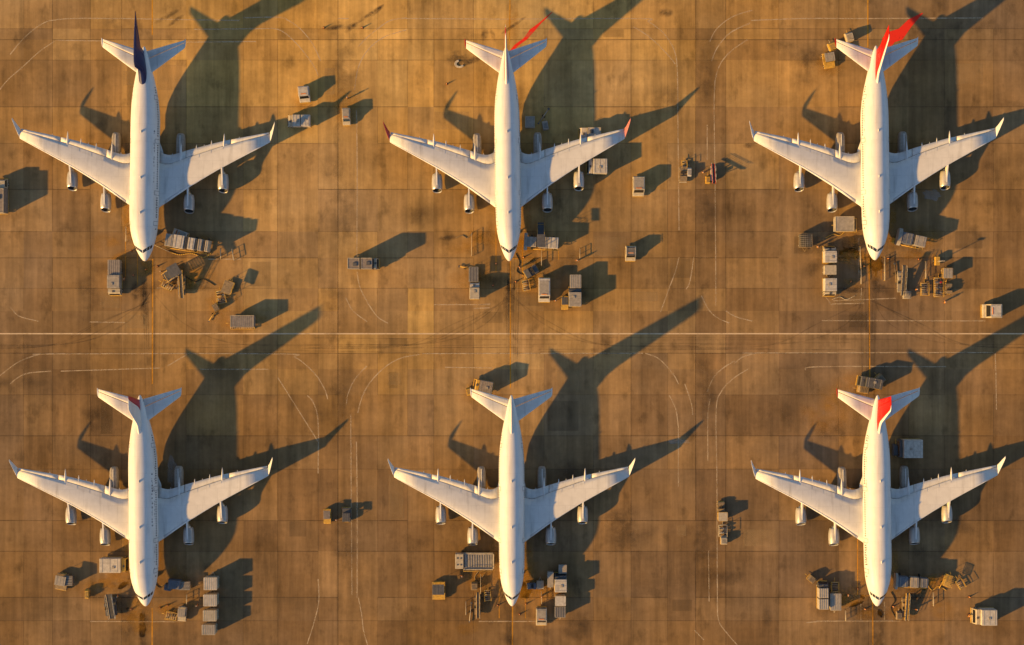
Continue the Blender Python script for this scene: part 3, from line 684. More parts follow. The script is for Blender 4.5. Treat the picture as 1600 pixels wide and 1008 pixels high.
# ------------------------------------------------------------------ ground vehicles
def wheels(root, W, ys, r=.42, w=.28):
    for y in ys:
        for s in (-1, 1):
            m = MB(); m.tube((s * (W / 2 - w) - w / 2 * 0, y, r), (s * (W / 2 - .02), y, r), r, r, 14)
            wo = m.build('wheel', m_rubber, root)
            h = MB(); h.tube((s * (W / 2 - .03), y, r), (s * (W / 2 + .01), y, r), r * .5, r * .45, 10); h.build('hub', m_alu, wo)
def place(px, py, h): return G(px, py, h * .7)
def truck(label, px, py, L, W, H, rot, box=None, cab=None, cab_len=1.9, cab_h=None, skirt=None, roof='plain', group='service lorries on the apron', name='box_truck', cat='truck', two=False, seed=0):
    """forward is +y"""
    box = box or m_vwhite; cab = cab or m_vwhite; skirt = skirt or m_yel; rr = random.Random(seed + int(px))  # default yellow skirt and bumpers paint in the sunlit lower rim
    root = thing(name, label, cat, place(px, py, H), rot, group)
    ch = MB(); ch.box((0, 0, .62), (W * .7, L * .97, .28)); ch.build('chassis', m_chassis, root)
    wheels(root, W, (L / 2 - 1.0, -L / 2 + 1.2) if L < 7 else (L / 2 - 1.1, -L / 2 + 1.2, -L / 2 + 2.2))
    ch_ = cab_h or min(2.7, H * .8); yc = L / 2; yb = L / 2 - cab_len
    c = MB(); c.prism([(yb, .55), (yc, .55), (yc, 1.35), (yc - .35, ch_ - .15), (yc - .55, ch_), (yb, ch_)], -W / 2 * .96, W / 2 * .96)
    co = c.build('cab', cab, root)
    ws = MB(); ws.add([(-W * .43, yc + .015, 1.42), (W * .43, yc + .015, 1.42), (W * .41, yc - .32, ch_ - .22), (-W * .41, yc - .32, ch_ - .22)], [[0, 1, 2, 3]]); ws.build('windscreen', m_glass, co)
    for s in (-1, 1):
        sw = MB(); x = s * (W / 2 * .96 + .012); sw.add([(x, yb + .3, 1.45), (x, yc - .25, 1.45), (x, yc - .5, ch_ - .25), (x, yb + .3, ch_ - .25)], [[0, 1, 2, 3]]); sw.build('side_window', m_glass, co)
        mi = MB(); mi.box((s * (W / 2 + .12), yc - .25, 1.75), (.12, .1, .4), .03); mi.build('mirror', m_chassis, co)
    hat = MB(); hat.box((rr.uniform(-.2, .2), yb + cab_len * .4, ch_ + .05), (.5, .45, .1), .03); hat.build('roof_hatch', m_vdgrey, co)
    bl = L - cab_len - .12; by = -L / 2 + bl / 2
    segs = [(by, bl)] if not two else [(by + bl * .26, bl * .44), (by - bl * .25, bl * .48)]
    for (y, l) in segs:
        b = MB(); b.box((0, y, (.8 + H) / 2), (W, l, H - .8), .07)
        bo = b.build('cargo_box', box, root)
        if roof == 'ribbed':
            rb = MB(); k = int(W / .42)
            for i in range(k): rb.box((-W / 2 + (i + .5) * W / k, y, H + .02), (.14, l * .94, .07))
            rb.build('roof_ribs', m_alu, bo)
        elif roof == 'framed':
            rb = MB()
            for s in (-1, 1): rb.box((s * (W / 2 - .1), y, H + .03), (.12, l * .98, .09)); rb.box((0, y + s * (l / 2 - .1), H + .03), (W - .34, .12, .09))
            rb.build('roof_rail', m_vcream, bo)
            hb = MB(); hb.box((rr.uniform(-.3, .3), y + l * rr.uniform(-.25, .25), H + .12), (.8, .9, .22), .04); hb.build('roof_unit', m_vdgrey, bo)
        else:
            rb = MB()
            for i in range(3): rb.box((0, y + l * (-.36 + .36 * i), H + .012), (W * .92, .07, .05))
            rb.build('roof_battens', m_alu, bo)
            hb = MB(); hb.box((rr.uniform(-.4, .4), y + l * rr.uniform(-.2, .2), H + .07), (.55, .6, .14), .03); hb.build('roof_vent', m_vgrey, bo)
        dr = MB(); dr.box((0, y - l / 2 - .012, (.8 + H) / 2), (W * .86, .03, H - 1.1)); dr.build('rear_door', m_vcream, bo)
    sk = MB(); 
    for s in (-1, 1): sk.box((s * (W / 2 + .04), by, .68), (.08, bl, .22))
    sk.build('side_skirt', skirt, root)
    bp = MB(); bp.box((0, L / 2 + .12, .6), (W, .22, .28), .04); bp.box((0, -L / 2 - .1, .55), (W, .18, .22), .04); bp.build('bumper', skirt, root)
    return root
def van(label, px, py, L, W, H, rot, body=None, roofm=None, rack=None, group='vans and small service vehicles', cat='van', name='van', trim=None):
    body = body or m_vwhite; trim = trim or m_yel  # yellow trim default: warm light on the lower rim, put into colour
    root = thing(name, label, cat, place(px, py, H), rot, group)
    h = L / 2
    b = MB(); prof = [(-h, .42), (h, .42), (h, .95), (h - .25, 1.12), (h - .75, 1.25), (h - 1.35, H - .08), (h - 1.6, H), (-h + .2, H), (-h + .04, H - .2)]
    b.prism(prof, -W / 2, W / 2)
    bo = b.build('body', body, root)
    bv = bo.modifiers.new('soft_edges', 'BEVEL'); bv.width = .09; bv.segments = 2; bv.limit_method = 'ANGLE'; bv.angle_limit = R(50)
    ws = MB(); ws.add([(-W * .42, h - .80, 1.27 + .06), (W * .42, h - .80, 1.27 + .06), (W * .39, h - 1.29, H - .13), (-W * .39, h - 1.29, H - .13)], [[0, 1, 2, 3]])
    ws.v = [(x, y + .03, z + .03) for x, y, z in ws.v]; ws.build('windscreen', m_glass, bo)
    rw = MB(); rw.add([(-W * .38, -h - .012, H * .58), (W * .38, -h - .012, H * .58), (W * .36, -h + .02, H - .28), (-W * .36, -h + .02, H - .28)], [[0, 1, 2, 3]]); rw.build('rear_window', m_glass, bo)
    for s in (-1, 1):
        sw = MB(); x = s * (W / 2 + .012); sw.add([(x, -h + .5, H * .58), (x, h - 1.2, H * .58), (x, h - 1.6, H - .22), (x, -h + .5, H - .22)], [[0, 1, 2, 3]]); sw.build('side_window', m_glass, bo)
        hl = MB(); hl.box((s * W * .36, h + .01, .8), (.28, .05, .18), .02); hl.build('headlight', m_alu, bo)
    rp = MB(); rp.box((0, -.45, H + .025), (W * .82, L * .58, .05), .02)
    ro = rp.build('roof_panel', roofm or m_vgrey, bo)
    if rack:
        rk = MB()
        for i in range(5): rk.box((0, -h + .6 + i * (L - 2.2) / 4, H + .14), (W * .9, .07, .06))
        for s in (-1, 1): rk.box((s * W * .42, -.45, H + .20), (.06, L * .6, .06)); 
        for i in (0, 2, 4):
            for s in (-1, 1): rk.box((s * W * .42, -h + .6 + i * (L - 2.2) / 4, H + .07), (.06, .06, .10))
        rk.build('roof_rack', rack, bo)
    bc = MB(); bc.box((0, h - 1.75, H + .09), (W * .5, .18, .1), .03); bc.build('beacon_bar', m_orange, bo)
    bp = MB(); bp.box((0, h + .08, .5), (W * .98, .2, .25), .04); bp.box((0, -h - .08, .5), (W * .98, .2, .25), .04); bp.build('bumper', trim, root)
    sk = MB()
    for s in (-1, 1): sk.box((s * (W / 2 + .03), 0, .42), (.07, L * .5, .16))
    sk.build('side_step', trim, root)
    wheels(root, W, (h - .85, -h + .85), .36, .24)
    return root
def tug(label, px, py, L, W, H, rot, body=None, roof=None, frame=None, group='tow tractors', name='tow_tractor', cat='tractor'):
    body = body or m_dyel; frame = frame or m_yel
    root = thing(name, label, cat, place(px, py, H), rot, group); h = L / 2
    b = MB(); b.prism([(-h, .35), (h, .35), (h, .85), (h - .1, 1.0), (h * .25, 1.08), (h * .22, .75), (-h * .35, .75), (-h * .4, 1.15), (-h, 1.05)], -W / 2, W / 2)
    b.build('body', body, root)
    st = MB(); st.box((0, -h * .18, .95), (W * .7, .5, .16), .05); st.box((0, -h * .36, 1.2), (W * .7, .12, .4), .04); st.build('seat', m_chassis, root)
    wl = MB(); wl.tube((0, h * .12, 1.0), (0, h * .02, 1.28), .03); wl.tube((0, h * .02, 1.28), (0, h * .0, 1.31), .2, .2, 12); wl.build('steering_wheel', m_chassis, root)
    if roof:
        p = MB()
        for s in (-1, 1):
            for y in (h * .3, -h * .85): p.tube((s * W * .44, y, 1.0), (s * W * .42, y * .95, H - .05), .045)
            p.tube((s * W * .44, h * .3, H - .06), (s * W * .44, -h * .85, H - .06), .045)
        po = p.build('roll_frame', frame, root)
        r = MB(); r.box((0, -h * .27, H), (W * .92, L * .60, .08), .03)
        for i in range(3): r.box((-W * .28 + i * W * .28, -h * .27, H + .05), (.08, L * .55, .04))
        r.build('canopy', roof, po)
        g = MB(); g.add([(-W * .4, h * .31, 1.1), (W * .4, h * .31, 1.1), (W * .39, h * .295, H - .1), (-W * .39, h * .295, H - .1)], [[0, 1, 2, 3]]); g.build('windscreen', m_glass, po)
    bp = MB(); bp.box((0, h + .08, .5), (W, .18, .3), .04); bp.box((0, -h - .08, .45), (W * .5, .2, .2), .04); bp.build('bumper', frame, root)
    for s in (-1, 1):
        l = MB(); l.box((s * W * .33, h + .0, .78), (.2, .08, .14), .02); l.build('headlight', m_alu, root)
    wheels(root, W + .1, (h - .5, -h + .5), .36, .26)
    return root
def cart(label, px, py, L, W, H, rot, roof=None, frame=None, side=None, group='baggage carts', ribs=True, cage=False, load=0, name='baggage_cart', cat='cart', bar=True):
    frame = frame or m_yel; roof = roof or m_vgrey
    root = thing(name, label, cat, place(px, py, H), rot, group); h = L / 2
    p = MB(); p.box((0, 0, .58), (W, L, .12), .03); p.box((0, 0, .45), (W * .5, L * .8, .12)); p.build('platform', frame, root)
    wheels(root, W, (h - .5, -h + .5), .3, .2)
    if bar:
        d = MB(); d.tube((W * .18, h, .5), (0, h + .9, .42), .05); d.tube((-W * .18, h, .5), (0, h + .9, .42), .05); d.build('drawbar', frame, root)
    po = MB()
    for s in (-1, 1):
        for y in (-h + .06, 0, h - .06): po.tube((s * (W / 2 - .05), y, .62), (s * (W / 2 - .05), y, H - .03), .04)
        po.tube((s * (W / 2 - .05), -h + .05, 1.1), (s * (W / 2 - .05), h - .05, 1.1), .03)
        po.tube((s * (W / 2 - .05), -h + .05, H - .05), (s * (W / 2 - .05), h - .05, H - .05), .045)
        po.tube((-W / 2 + .05, s * (h - .06), H - .05), (W / 2 - .05, s * (h - .06), H - .05), .045)
    fo = po.build('frame', frame, root)
    if cage:
        g = MB(); k = 7
        for i in range(1, k): g.tube((-W / 2 + i * W / k, -h + .05, H), (-W / 2 + i * W / k, h - .05, H), .035, .035, 5); g.tube((-W / 2 + .05, -h + i * L / k, H + .03), (W / 2 - .05, -h + i * L / k, H + .03), .035, .035, 5)
        g.build('mesh_roof', roof, fo)
    else:
        r = MB(); r.box((0, 0, H + .02), (W * 1.02, L * 1.01, .07), .03)
        ro = r.build('canopy', roof, fo)
        if ribs:
            q = MB(); k = 6
            for i in range(k): q.box((-W / 2 + (i + .5) * W / k, 0, H + .075), (.09, L * .96, .05))
            q.build('canopy_ribs', m_alu if roof is not m_alu else m_vgrey, ro)
        e = MB()
        for s in (-1, 1): e.box((s * (W / 2 + .035), 0, H - .02), (.06, L, .14)); e.box((0, s * (h + .035), H - .02), (W, .06, .14))
        e.build('canopy_edge', frame, ro)
    if side:
        c = MB()
        c.box((W / 2 - .1, 0, (.66 + H) / 2), (.03, L * .94, H - .75)); c.box((0, h - .1, (.66 + H) / 2), (W * .86, .03, H - .75)); c.box((0, -h + .1, (.66 + H) / 2), (W * .86, .03, H - .75)); c.box((-W / 2 + .1, 0, (.66 + H) / 2), (.03, L * .94, H - .75))
        c.build('curtain', side, fo)
    return root
def baggage(px, py, n, spread_x, spread_y, z, label, seed, group='bags on open carts', mats=None):
    """individual bags resting on an open dolly"""
    rr = random.Random(seed); base = G(px, py, z)
    for i in range(n):
        a = rr.uniform(.45, .8); b = rr.uniform(.3, .45); c = rr.uniform(.25, .4)
        m = MB(); m.box((0, 0, c / 2), (a, b, c), .07)
        pos = (base.x + (i % 3 - 1) * spread_x / 3, base.y + (i // 3 - (n // 3 - 1) / 2) * spread_y / max(1, n // 3), z)
        o = m.build('suitcase', rr.choice(mats or [m_vdgrey, m_vblue, m_chassis, m_vtaupe, m_dred]), None, pos); o.rotation_euler = (0, 0, rr.uniform(-.5, .5))
        hd = MB(); hd.path([(-.12, 0, c), (-.1, 0, c + .07), (.1, 0, c + .07), (.12, 0, c)], .018, 5); hd.build('handle', m_chassis, o)
        tag(o, label, 'suitcase', group)
def dolly(label, px, py, L, W, rot, group='low cargo dollies', frame=None, rails=True):
    frame = frame or m_yel
    root = thing('cargo_dolly', label, 'dolly', place(px, py, .5), rot, group); h = L / 2
    p = MB()
    for s in (-1, 1): p.box((s * (W / 2 - .06), 0, .5), (.12, L, .14)); p.box((0, s * (h - .06), .5), (W - .26, .12, .14))
    p.box((0, 0, .49), (W - .26, .1, .1)); p.build('frame', frame, root)
    r = MB(); k = int(L / .4)
    for i in range(k): r.tube((-W / 2 + .13, -h + .2 + i * (L - .4) / max(1, k - 1), .54), (W / 2 - .13, -h + .2 + i * (L - .4) / max(1, k - 1), .54), .05, .05, 6)
    r.build('rollers', m_alu, root)
    d = MB(); d.tube((0, h, .45), (0, h + 1.0, .4), .06); d.build('drawbar', frame, root)
    if rails:
        g = MB()
        for s in (-1, 1):
            for y in (-h + .06, h - .06): g.tube((s * (W / 2 - .06), y, .55), (s * (W / 2 - .06), y, 1.3), .045)
            g.tube((s * (W / 2 - .06), -h + .06, 1.28), (s * (W / 2 - .06), h - .06, 1.28), .045)
        g.build('guard_rail', frame, root)
    wheels(root, W, (h - .5, -h + .5), .24, .18)
    return root
def container(label, px, py, L, W, H, rot, m=None, z=.6, group='cargo containers', ribs=True):
    m = m or m_alu
    root = thing('cargo_container', label, 'container', G(px, py, z + H * .7), rot, group); root.location.z = z; h = L / 2
    b = MB(); c = min(.5, W * .22)
    b.add([(-W / 2, -h, .0), (W / 2 - c, -h, 0), (W / 2, -h, c), (W / 2, -h, H), (-W / 2, -h, H), (-W / 2, h, .0), (W / 2 - c, h, 0), (W / 2, h, c), (W / 2, h, H), (-W / 2, h, H)],
          [[0, 1, 2, 3, 4], [9, 8, 7, 6, 5], [0, 5, 6, 1], [1, 6, 7, 2], [2, 7, 8, 3], [3, 8, 9, 4], [4, 9, 5, 0]])
    b.build('shell', m, root)
    f = MB()
    for s in (-1, 1): f.box((s * (W / 2 - .03), 0, H + .02), (.1, L * 1.01, .08)); f.box((0, s * (h - .03), H + .02), (W - .16, .1, .08))
    f.build('edge_frame', m_vcream, root)
    if ribs:
        q = MB(); k = max(4, int(L / .45))
        for i in range(k): q.box((0, -h + (i + .5) * L / k, H + .015), (W * .84, .12, .05))
        q.build('roof_ribs', m_vgrey, root)
    dr = MB(); dr.box((-W / 2 - .015, 0, H / 2), (.03, L * .86, H * .8)); dr.build('door', m_vcream, root)
    return root
def belt_loader(label, px, py, L, W, rot, low=.9, high=2.6, body=None, frame=None, group='conveyor belt loaders'):
    body = body or m_dyel; frame = frame or m_yel
    root = thing('belt_loader', label, 'loader', place(px, py, 1.5), rot, group); h = L / 2
    c = MB(); c.prism([(-h * .8, .35), (h * .55, .35), (h * .62, .6), (h * .5, .85), (-h * .75, .8)], -W / 2, W / 2); c.build('chassis', body, root)
    wheels(root, W, (h * .35, -h * .55), .36, .24)
    M = Matrix.Translation((W * .12, 0, (low + high) / 2)) @ Matrix.Rotation(math.atan2(high - low, L), 4, 'X')
    LL = math.hypot(L, high - low)
    b = MB(); b.box((0, 0, 0), (W * .42, LL, .10), 0, M); bo = b.build('conveyor_belt', m_belt, root)
    sd = MB()
    for s in (-1, 1): sd.box((s * W * .25, 0, .03), (.12, LL, .26), 0, M)
    sd.build('side_rail', frame, bo)
    hr = MB()
    for s in (-1, 1):
        P = [tuple(M @ Vector((s * W * .29, LL * (-.48 + .96 * i / 5), .12))) for i in range(6)]; T = [tuple(M @ Vector((s * W * .29, LL * (-.48 + .96 * i / 5), .8))) for i in range(6)]
        for a, t in zip(P, T): hr.tube(a, t, .035, .035, 5)
        hr.path(T, .04, 5)
    hr.build('hand_rail', m_alu, bo)
    sp = MB(); sp.tube((W * .12, h * .4, .7), tuple(M @ Vector((0, LL * .3, -.1))), .1); sp.tube((W * .12, -h * .5, .7), tuple(M @ Vector((0, -LL * .25, -.1))), .1); sp.build('lift_ram', m_metal, root)
    cb = MB(); cb.box((-W * .33, h * .12, 1.2), (W * .3, .7, .8), .06); cb.build('driver_console', body, root)
    st = MB(); st.box((-W * .33, -h * .14, 1.0), (W * .3, .5, .14), .04); st.box((-W * .33, -h * .22, 1.28), (W * .3, .1, .5), .03); st.build('seat', m_chassis, root)
    return root
def stairs(label, px, py, L, W, rot, Ht=3.6, body=None, group='passenger boarding stairs', canopy=None):
    """climbs towards +y"""
    body = body or m_alu
    root = thing('boarding_stairs', label, 'stairs', place(px, py, 2.0), rot, group); h = L / 2
    c = MB(); c.box((0, 0, .55), (W * .8, L * .85, .3), .04); c.build('chassis', m_yel, root)
    wheels(root, W, (h * .6, -h * .6), .36, .24)
    st = MB(); n = 15; y0, y1 = -h, h * .45
    for i in range(n): st.box((0, lerp(y0, y1, (i + .5) / n), lerp(.3, Ht, (i + 1) / n) - .04), (W * .8, (y1 - y0) / n * 1.05, .08))
    st.box((0, (y1 + h) / 2, Ht), (W, h - y1, .1)); so = st.build('steps', body, root)
    sg = MB()
    for s in (-1, 1):
        sg.add([(s * W * .42, y0, .1), (s * W * .42, y1, Ht - .35), (s * W * .42, y1, Ht + .1), (s * W * .42, y0, .5), (s * W * .46, y0, .1), (s * W * .46, y1, Ht - .35), (s * W * .46, y1, Ht + .1), (s * W * .46, y0, .5)], [[0, 1, 2, 3], [4, 7, 6, 5], [0, 4, 5, 1], [3, 2, 6, 7], [0, 3, 7, 4], [1, 5, 6, 2]])
    sg.build('stringer', m_vgrey, so)
    hr = MB()
    for s in (-1, 1):
        hr.path([(s * W * .44, y0, 1.3), (s * W * .44, y1, Ht + 1.05), (s * W * .44, h, Ht + 1.05), (s * W * .44, h, Ht)], .045)
        for i in range(5): y = lerp(y0, y1, i / 4); z = lerp(.4, Ht, i / 4); hr.tube((s * W * .44, y, z), (s * W * .44, y, z + .95), .035)
    hr.build('hand_rail', m_yel, so)
    lg = MB()
    for s in (-1, 1): lg.tube((s * W * .36, h * .7, .6), (s * W * .36, h * .7, Ht - .05), .08); lg.tube((s * W * .36, -h * .2, .6), (s * W * .36, h * .65, Ht - .3), .06)
    lg.build('support_frame', m_vgrey, root)
    if canopy:
        cp = MB(); cp.box((0, (y1 + h) / 2 - .3, Ht + 2.1), (W * 1.05, h - y1 + 1.4, .08), .03)
        for s in (-1, 1):
            for y in (y1 - .6, h - .15): cp.tube((s * W * .46, y, Ht + .1), (s * W * .46, y, Ht + 2.1), .05)
        cp.build('canopy', canopy, root)
    return root
def bridge(label, px, py, rot, segs, W, z0, H, mtl, legs=(.25, .8), bellows_every=1, hood=None, group='boarding bridges at the noses', slope=0.0):
    """telescoping covered gangway: segs = list of (length, width factor, material or 'bellows'); runs along +x; hood = cab towards the aircraft at -x"""
    Ltot = sum(s[0] for s in segs)
    root = thing('boarding_bridge', label, 'boarding bridge', place(px, py, z0 + H), rot, group)
    x = -Ltot / 2
    for (l, k, mm) in segs:
        b = MB(); w = W * k
        if mm == 'bellows':
            n = max(3, int(l / .22))
            for i in range(n): b.box((x + (i + .5) * l / n, 0, z0 + H / 2), (l / n * .55, w * (1 if i % 2 else .93), H * (.98 if i % 2 else .93)))
            b.build('bellows', m_vdgrey, root)
        else:
            b.box((x + l / 2, 0, z0 + H / 2), (l - .03, w, H * (.98 + .04 * k)), .1)
            so = b.build('tunnel', mm, root)
            r = MB()
            for i in range(max(2, int(l / .9))): r.box((x + (i + .5) * l / max(2, int(l / .9)), 0, z0 + H * (.99 + .02 * k) + .02), (.09, w * .9, .06))
            r.build('roof_ribs', m_vgrey, so)
        x += l
    if hood:
        hd = MB(); hd.prism([(-W * .7, z0 - .1), (W * .7, z0 - .1), (W * .78, z0 + H * .8), (W * .4, z0 + H * 1.12), (-W * .4, z0 + H * 1.12), (-W * .78, z0 + H * .8)], -Ltot / 2 - hood, -Ltot / 2 + .05)
        hd.build('hood', mtl, root)
    for f in legs:
        xx = lerp(-Ltot / 2, Ltot / 2, f); lg = MB()
        for s in (-1, 1): lg.tube((xx, s * W * .36, .5), (xx, s * W * .36, z0 + .1), .11)
        lg.box((xx, 0, .62), (.5, W * .95, .25), .04); lo = lg.build('support_leg', m_vgrey, root)
        for s in (-1, 1):
            w_ = MB(); w_.tube((xx - .15, s * W * .5, .42), (xx + .15, s * W * .5, .42), .42, .42, 12); w_.build('wheel', m_rubber, lo)
    rl = MB(); yy = -W * .62
    rl.path([(-Ltot / 2 - .2, yy, z0 - .05), (Ltot / 2, yy, z0 - .05)], .09); rl.path([(-Ltot / 2 - .2, yy, z0 + .5), (Ltot / 2, yy, z0 + .5)], .06)
    for i in range(8): xx = lerp(-Ltot / 2, Ltot / 2, i / 7); rl.tube((xx, yy, z0 - .05), (xx, yy, z0 + .5), .05); rl.tube((xx, yy, z0), (xx, -W * .45, z0 + .05), .05)
    rl.build('service_rail', m_yel, root)
    return root
def loader(label, px, py, L, W, rot, H=2.6, deck=None, group='cargo high loaders'):
    """scissor-lift cargo loader, main deck along x, cab at -x"""
    deck = deck or m_vgrey
    root = thing('cargo_loader', label, 'loader', place(px, py, H), rot, group); h = L / 2
    c = MB(); c.box((0, 0, .6), (L * .96, W * .8, .35), .05); c.build('chassis', m_chassis, root)
    for xx in (-h * .7, h * .7):
        for s in (-1, 1):
            w_ = MB(); w_.tube((xx, s * W * .28, .42), (xx, s * W * .44, .42), .42, .42, 14); w_.build('wheel', m_rubber, root)
    sc_ = MB()
    for s in (-1, 1):
        for (a, b) in ((-.6, .5), (.5, -.6)): sc_.tube((h * a, s * W * .36, .8), (h * b, s * W * .36, H - .2), .09)
    sc_.build('scissor_lift', m_vgrey, root)
    d = MB(); d.box((h * .22, 0, H - .08), (L * .76, W * .94, .18), .03); do = d.build('deck', deck, root)
    r = MB(); k = 12
    for i in range(k): r.tube((lerp(-h * .5, h * .94, i / (k - 1)), -W * .38, H + .03), (lerp(-h * .5, h * .94, i / (k - 1)), W * .38, H + .03), .06, .06, 6)
    r.build('rollers', m_vdgrey, do)
    e = MB(); e.box((h * .22, -W * .5, H + .12), (L * .78, .22, .4), .04); e.box((h * .22, W * .5, H + .05), (L * .78, .14, .2), .03); e.box((h * 1.02, 0, H + .1), (.3, W * .9, .3), .05); e.build('guide_rail', m_vcream, do)
    hr = MB(); hr.path([(-h * .55, -W * .56, H), (-h * .55, -W * .56, H + 1.0), (h * .98, -W * .56, H + 1.0), (h * .98, -W * .56, H)], .05)
    hr.build('hand_rail', m_yel, do)
    cb = MB(); cb.box((-h * .78, 0, H / 2 + .55), (L * .22, W * .9, H - .3), .08); co = cb.build('cab', m_vcream, root)
    for i in range(4):
        q = MB(); q.box((-h * .78 + (i % 2 - .5) * L * .09, (i // 2 - .5) * W * .4, H + .42), (.35, .35, .12), .03); q.build('roof_hatch', m_vdgrey, co)
    g = MB(); g.box((-h * .78 - L * .11 - .012, 0, H * .8), (.03, W * .7, .7)); g.build('windscreen', m_glass, co)
    return root
def towbar(label, px, py, L, rot, m=None):
    root = thing('tow_bar', label, 'tow bar', G(px, py, .3), rot, 'tow bars lying by the noses')
    b = MB(); b.tube((0, -L / 2, .35), (0, L / 2, .35), .09, .09, 10); bo = b.build('shaft', m or m_yel, root)
    h = MB(); h.box((0, L / 2 + .15, .35), (.5, .4, .16), .04); h.build('coupling', m_vdgrey, root)
    e = MB(); e.tube((0, -L / 2 - .05, .3), (0, -L / 2 - .05, .42), .2, .2, 12); e.build('eye', m_vdgrey, root)
    for s in (-1, 1):
        w = MB(); w.tube((s * .25, .1, .22), (s * .4, .1, .22), .22, .22, 12); w.build('wheel', m_rubber, root)
    return root
def cone(label, px, py, grp='traffic cones on the apron'):
    root = thing('traffic_cone', label, 'traffic cone', G(px, py, .3), 0, grp)
    b = MB(); b.box((0, 0, .03), (.5, .5, .05), .01); b.build('base', m_rubber, root)
    c = MB(); c.tube((0, 0, .055), (0, 0, .85), .2, .04, 14); c.build('body', m_orange, root)
    k = MB(); k.tube((0, 0, .4), (0, 0, .58), .135, .1, 14); k.build('band', m_vwhite, root)
def mast(label, px, py, H, rot=0, m=None, group='floodlight trailers'):
    root = thing('light_trailer', label, 'light trailer', place(px, py, 1.0), rot, group)
    b = MB(); b.box((0, 0, .85), (1.1, 2.0, .9), .08); b.build('generator', m or m_yel, root)
    wheels(root, 1.5, (0,), .3, .2)
    d = MB(); d.tube((0, 1.0, .5), (0, 2.0, .45), .05); d.build('drawbar', m_vdgrey, root)
    p = MB(); p.tube((0, -.2, 1.3), (0, -.2, H), .11, .07); po = p.build('mast', m_alu, root)
    a = MB(); a.box((0, -.2, H), (1.5, .12, .1)); ao = a.build('lamp_bar', m_alu, root)
    for x in (-.55, -.18, .18, .55):
        l = MB(); l.box((x, -.08, H + .12), (.28, .18, .24), .04); l.build('lamp', m_vgrey, ao)
    return root
def unit(label, px, py, L, W, H, rot, body=None, frame=None, group='ground power units', name='power_unit', cat='generator'):
    body = body or m_dyel; frame = frame or m_yel
    root = thing(name, label, cat, place(px, py, H), rot, group); h = L / 2
    b = MB(); b.prism([(-h, .4), (h, .4), (h, H * .7), (h * .7, H), (-h * .85, H), (-h, H * .85)], -W / 2, W / 2); bo = b.build('housing', body, root)
    g = MB()
    for i in range(4): g.box((0, -h * .5 + i * h * .28, H + .015), (W * .7, .07, .05))
    g.build('louvres', m_vdgrey, bo)
    e = MB(); e.tube((W * .3, -h * .6, H), (W * .3, -h * .6, H + .35), .07); e.build('exhaust_pipe', m_vdgrey, bo)
    f = MB()
    for s in (-1, 1): f.box((s * (W / 2 + .05), 0, .45), (.08, L, .14)); f.box((0, s * (h + .05), .45), (W * .96, .08, .14))
    f.build('frame', frame, root)
    wheels(root, W, (h * .6, -h * .6), .26, .18)
    d = MB(); d.tube((0, h, .45), (0, h + .9, .4), .05); d.build('drawbar', frame, root)
    return root
def worker(label, px, py, face, lift=0.0):
    """standing ground worker, one skinned surface"""
    root = thing('person', label, 'person', G(px, py, 1), face, 'ground crew')
    vs = [(0, 0, .95), (0, 0, 1.2), (0, .01, 1.42), (0, .01, 1.55), (0, .03, 1.68), (0, .02, 1.78),
          (.19, 0, 1.42), (.27, .04, 1.16), (.29, .16, .96), (.29, .22, .90), (-.19, 0, 1.42), (-.27, .02, 1.16), (-.29, .10, .93), (-.29, .13, .86),
          (.10, 0, .88), (.12, .03, .5), (.12, -.02, .09), (.13, .14, .05), (-.10, 0, .88), (-.12, -.02, .5), (-.12, -.06, .09), (-.13, .09, .05)]
    ed = [(0, 1), (1, 2), (2, 3), (3, 4), (4, 5), (2, 6), (6, 7), (7, 8), (8, 9), (2, 10), (10, 11), (11, 12), (12, 13), (0, 14), (14, 15), (15, 16), (16, 17), (0, 18), (18, 19), (19, 20), (20, 21)]
    rad = [.15, .14, .16, .06, .095, .075, .075, .055, .045, .04, .075, .055, .045, .04, .10, .07, .055, .045, .10, .07, .055, .045]
    me = bpy.data.meshes.new('body'); me.from_pydata(vs, ed, [])
    o = bpy.data.objects.new('body', me); COL.objects.link(o); o.parent = root
    sk = o.modifiers.new('Skin', 'SKIN'); 
    for i, r in enumerate(rad): me.skin_vertices[0].data[i].radius = (r, r)
    me.skin_vertices[0].data[0].use_root = True
    ss = o.modifiers.new('Subd', 'SUBSURF'); ss.levels = 1; ss.render_levels = 2
    me.materials.append(m_coverall)
    hm = MB(); hm.rings([[Vector((r * math.cos(a), .025 + r * 1.1 * math.sin(a), z)) for a in [2 * math.pi * i / 14 for i in range(14)]] for z, r in ((1.66, .115), (1.74, .12), (1.80, .10), (1.84, .05), (1.85, .01))]); hm.build('ear_defender_cap', m_vwhite, root)
    vt = MB(); vt.rings([[Vector((.215 * k * math.cos(a), .165 * k * math.sin(a), z)) for a in [2 * math.pi * i / 16 for i in range(16)]] for z, k in ((.92, .9), (1.1, .92), (1.3, 1.05), (1.44, .95))], True, False); vt.build('hi_vis_vest', m_yel, root)
    tr2 = MB()
    for s in (-1, 1): tr2.tube((s * .10, 0, .9), (s * .12, .01 if s > 0 else -.03, .12), .115, .08, 12)
    tr2.build('trousers', m_trousers, root)
    return root

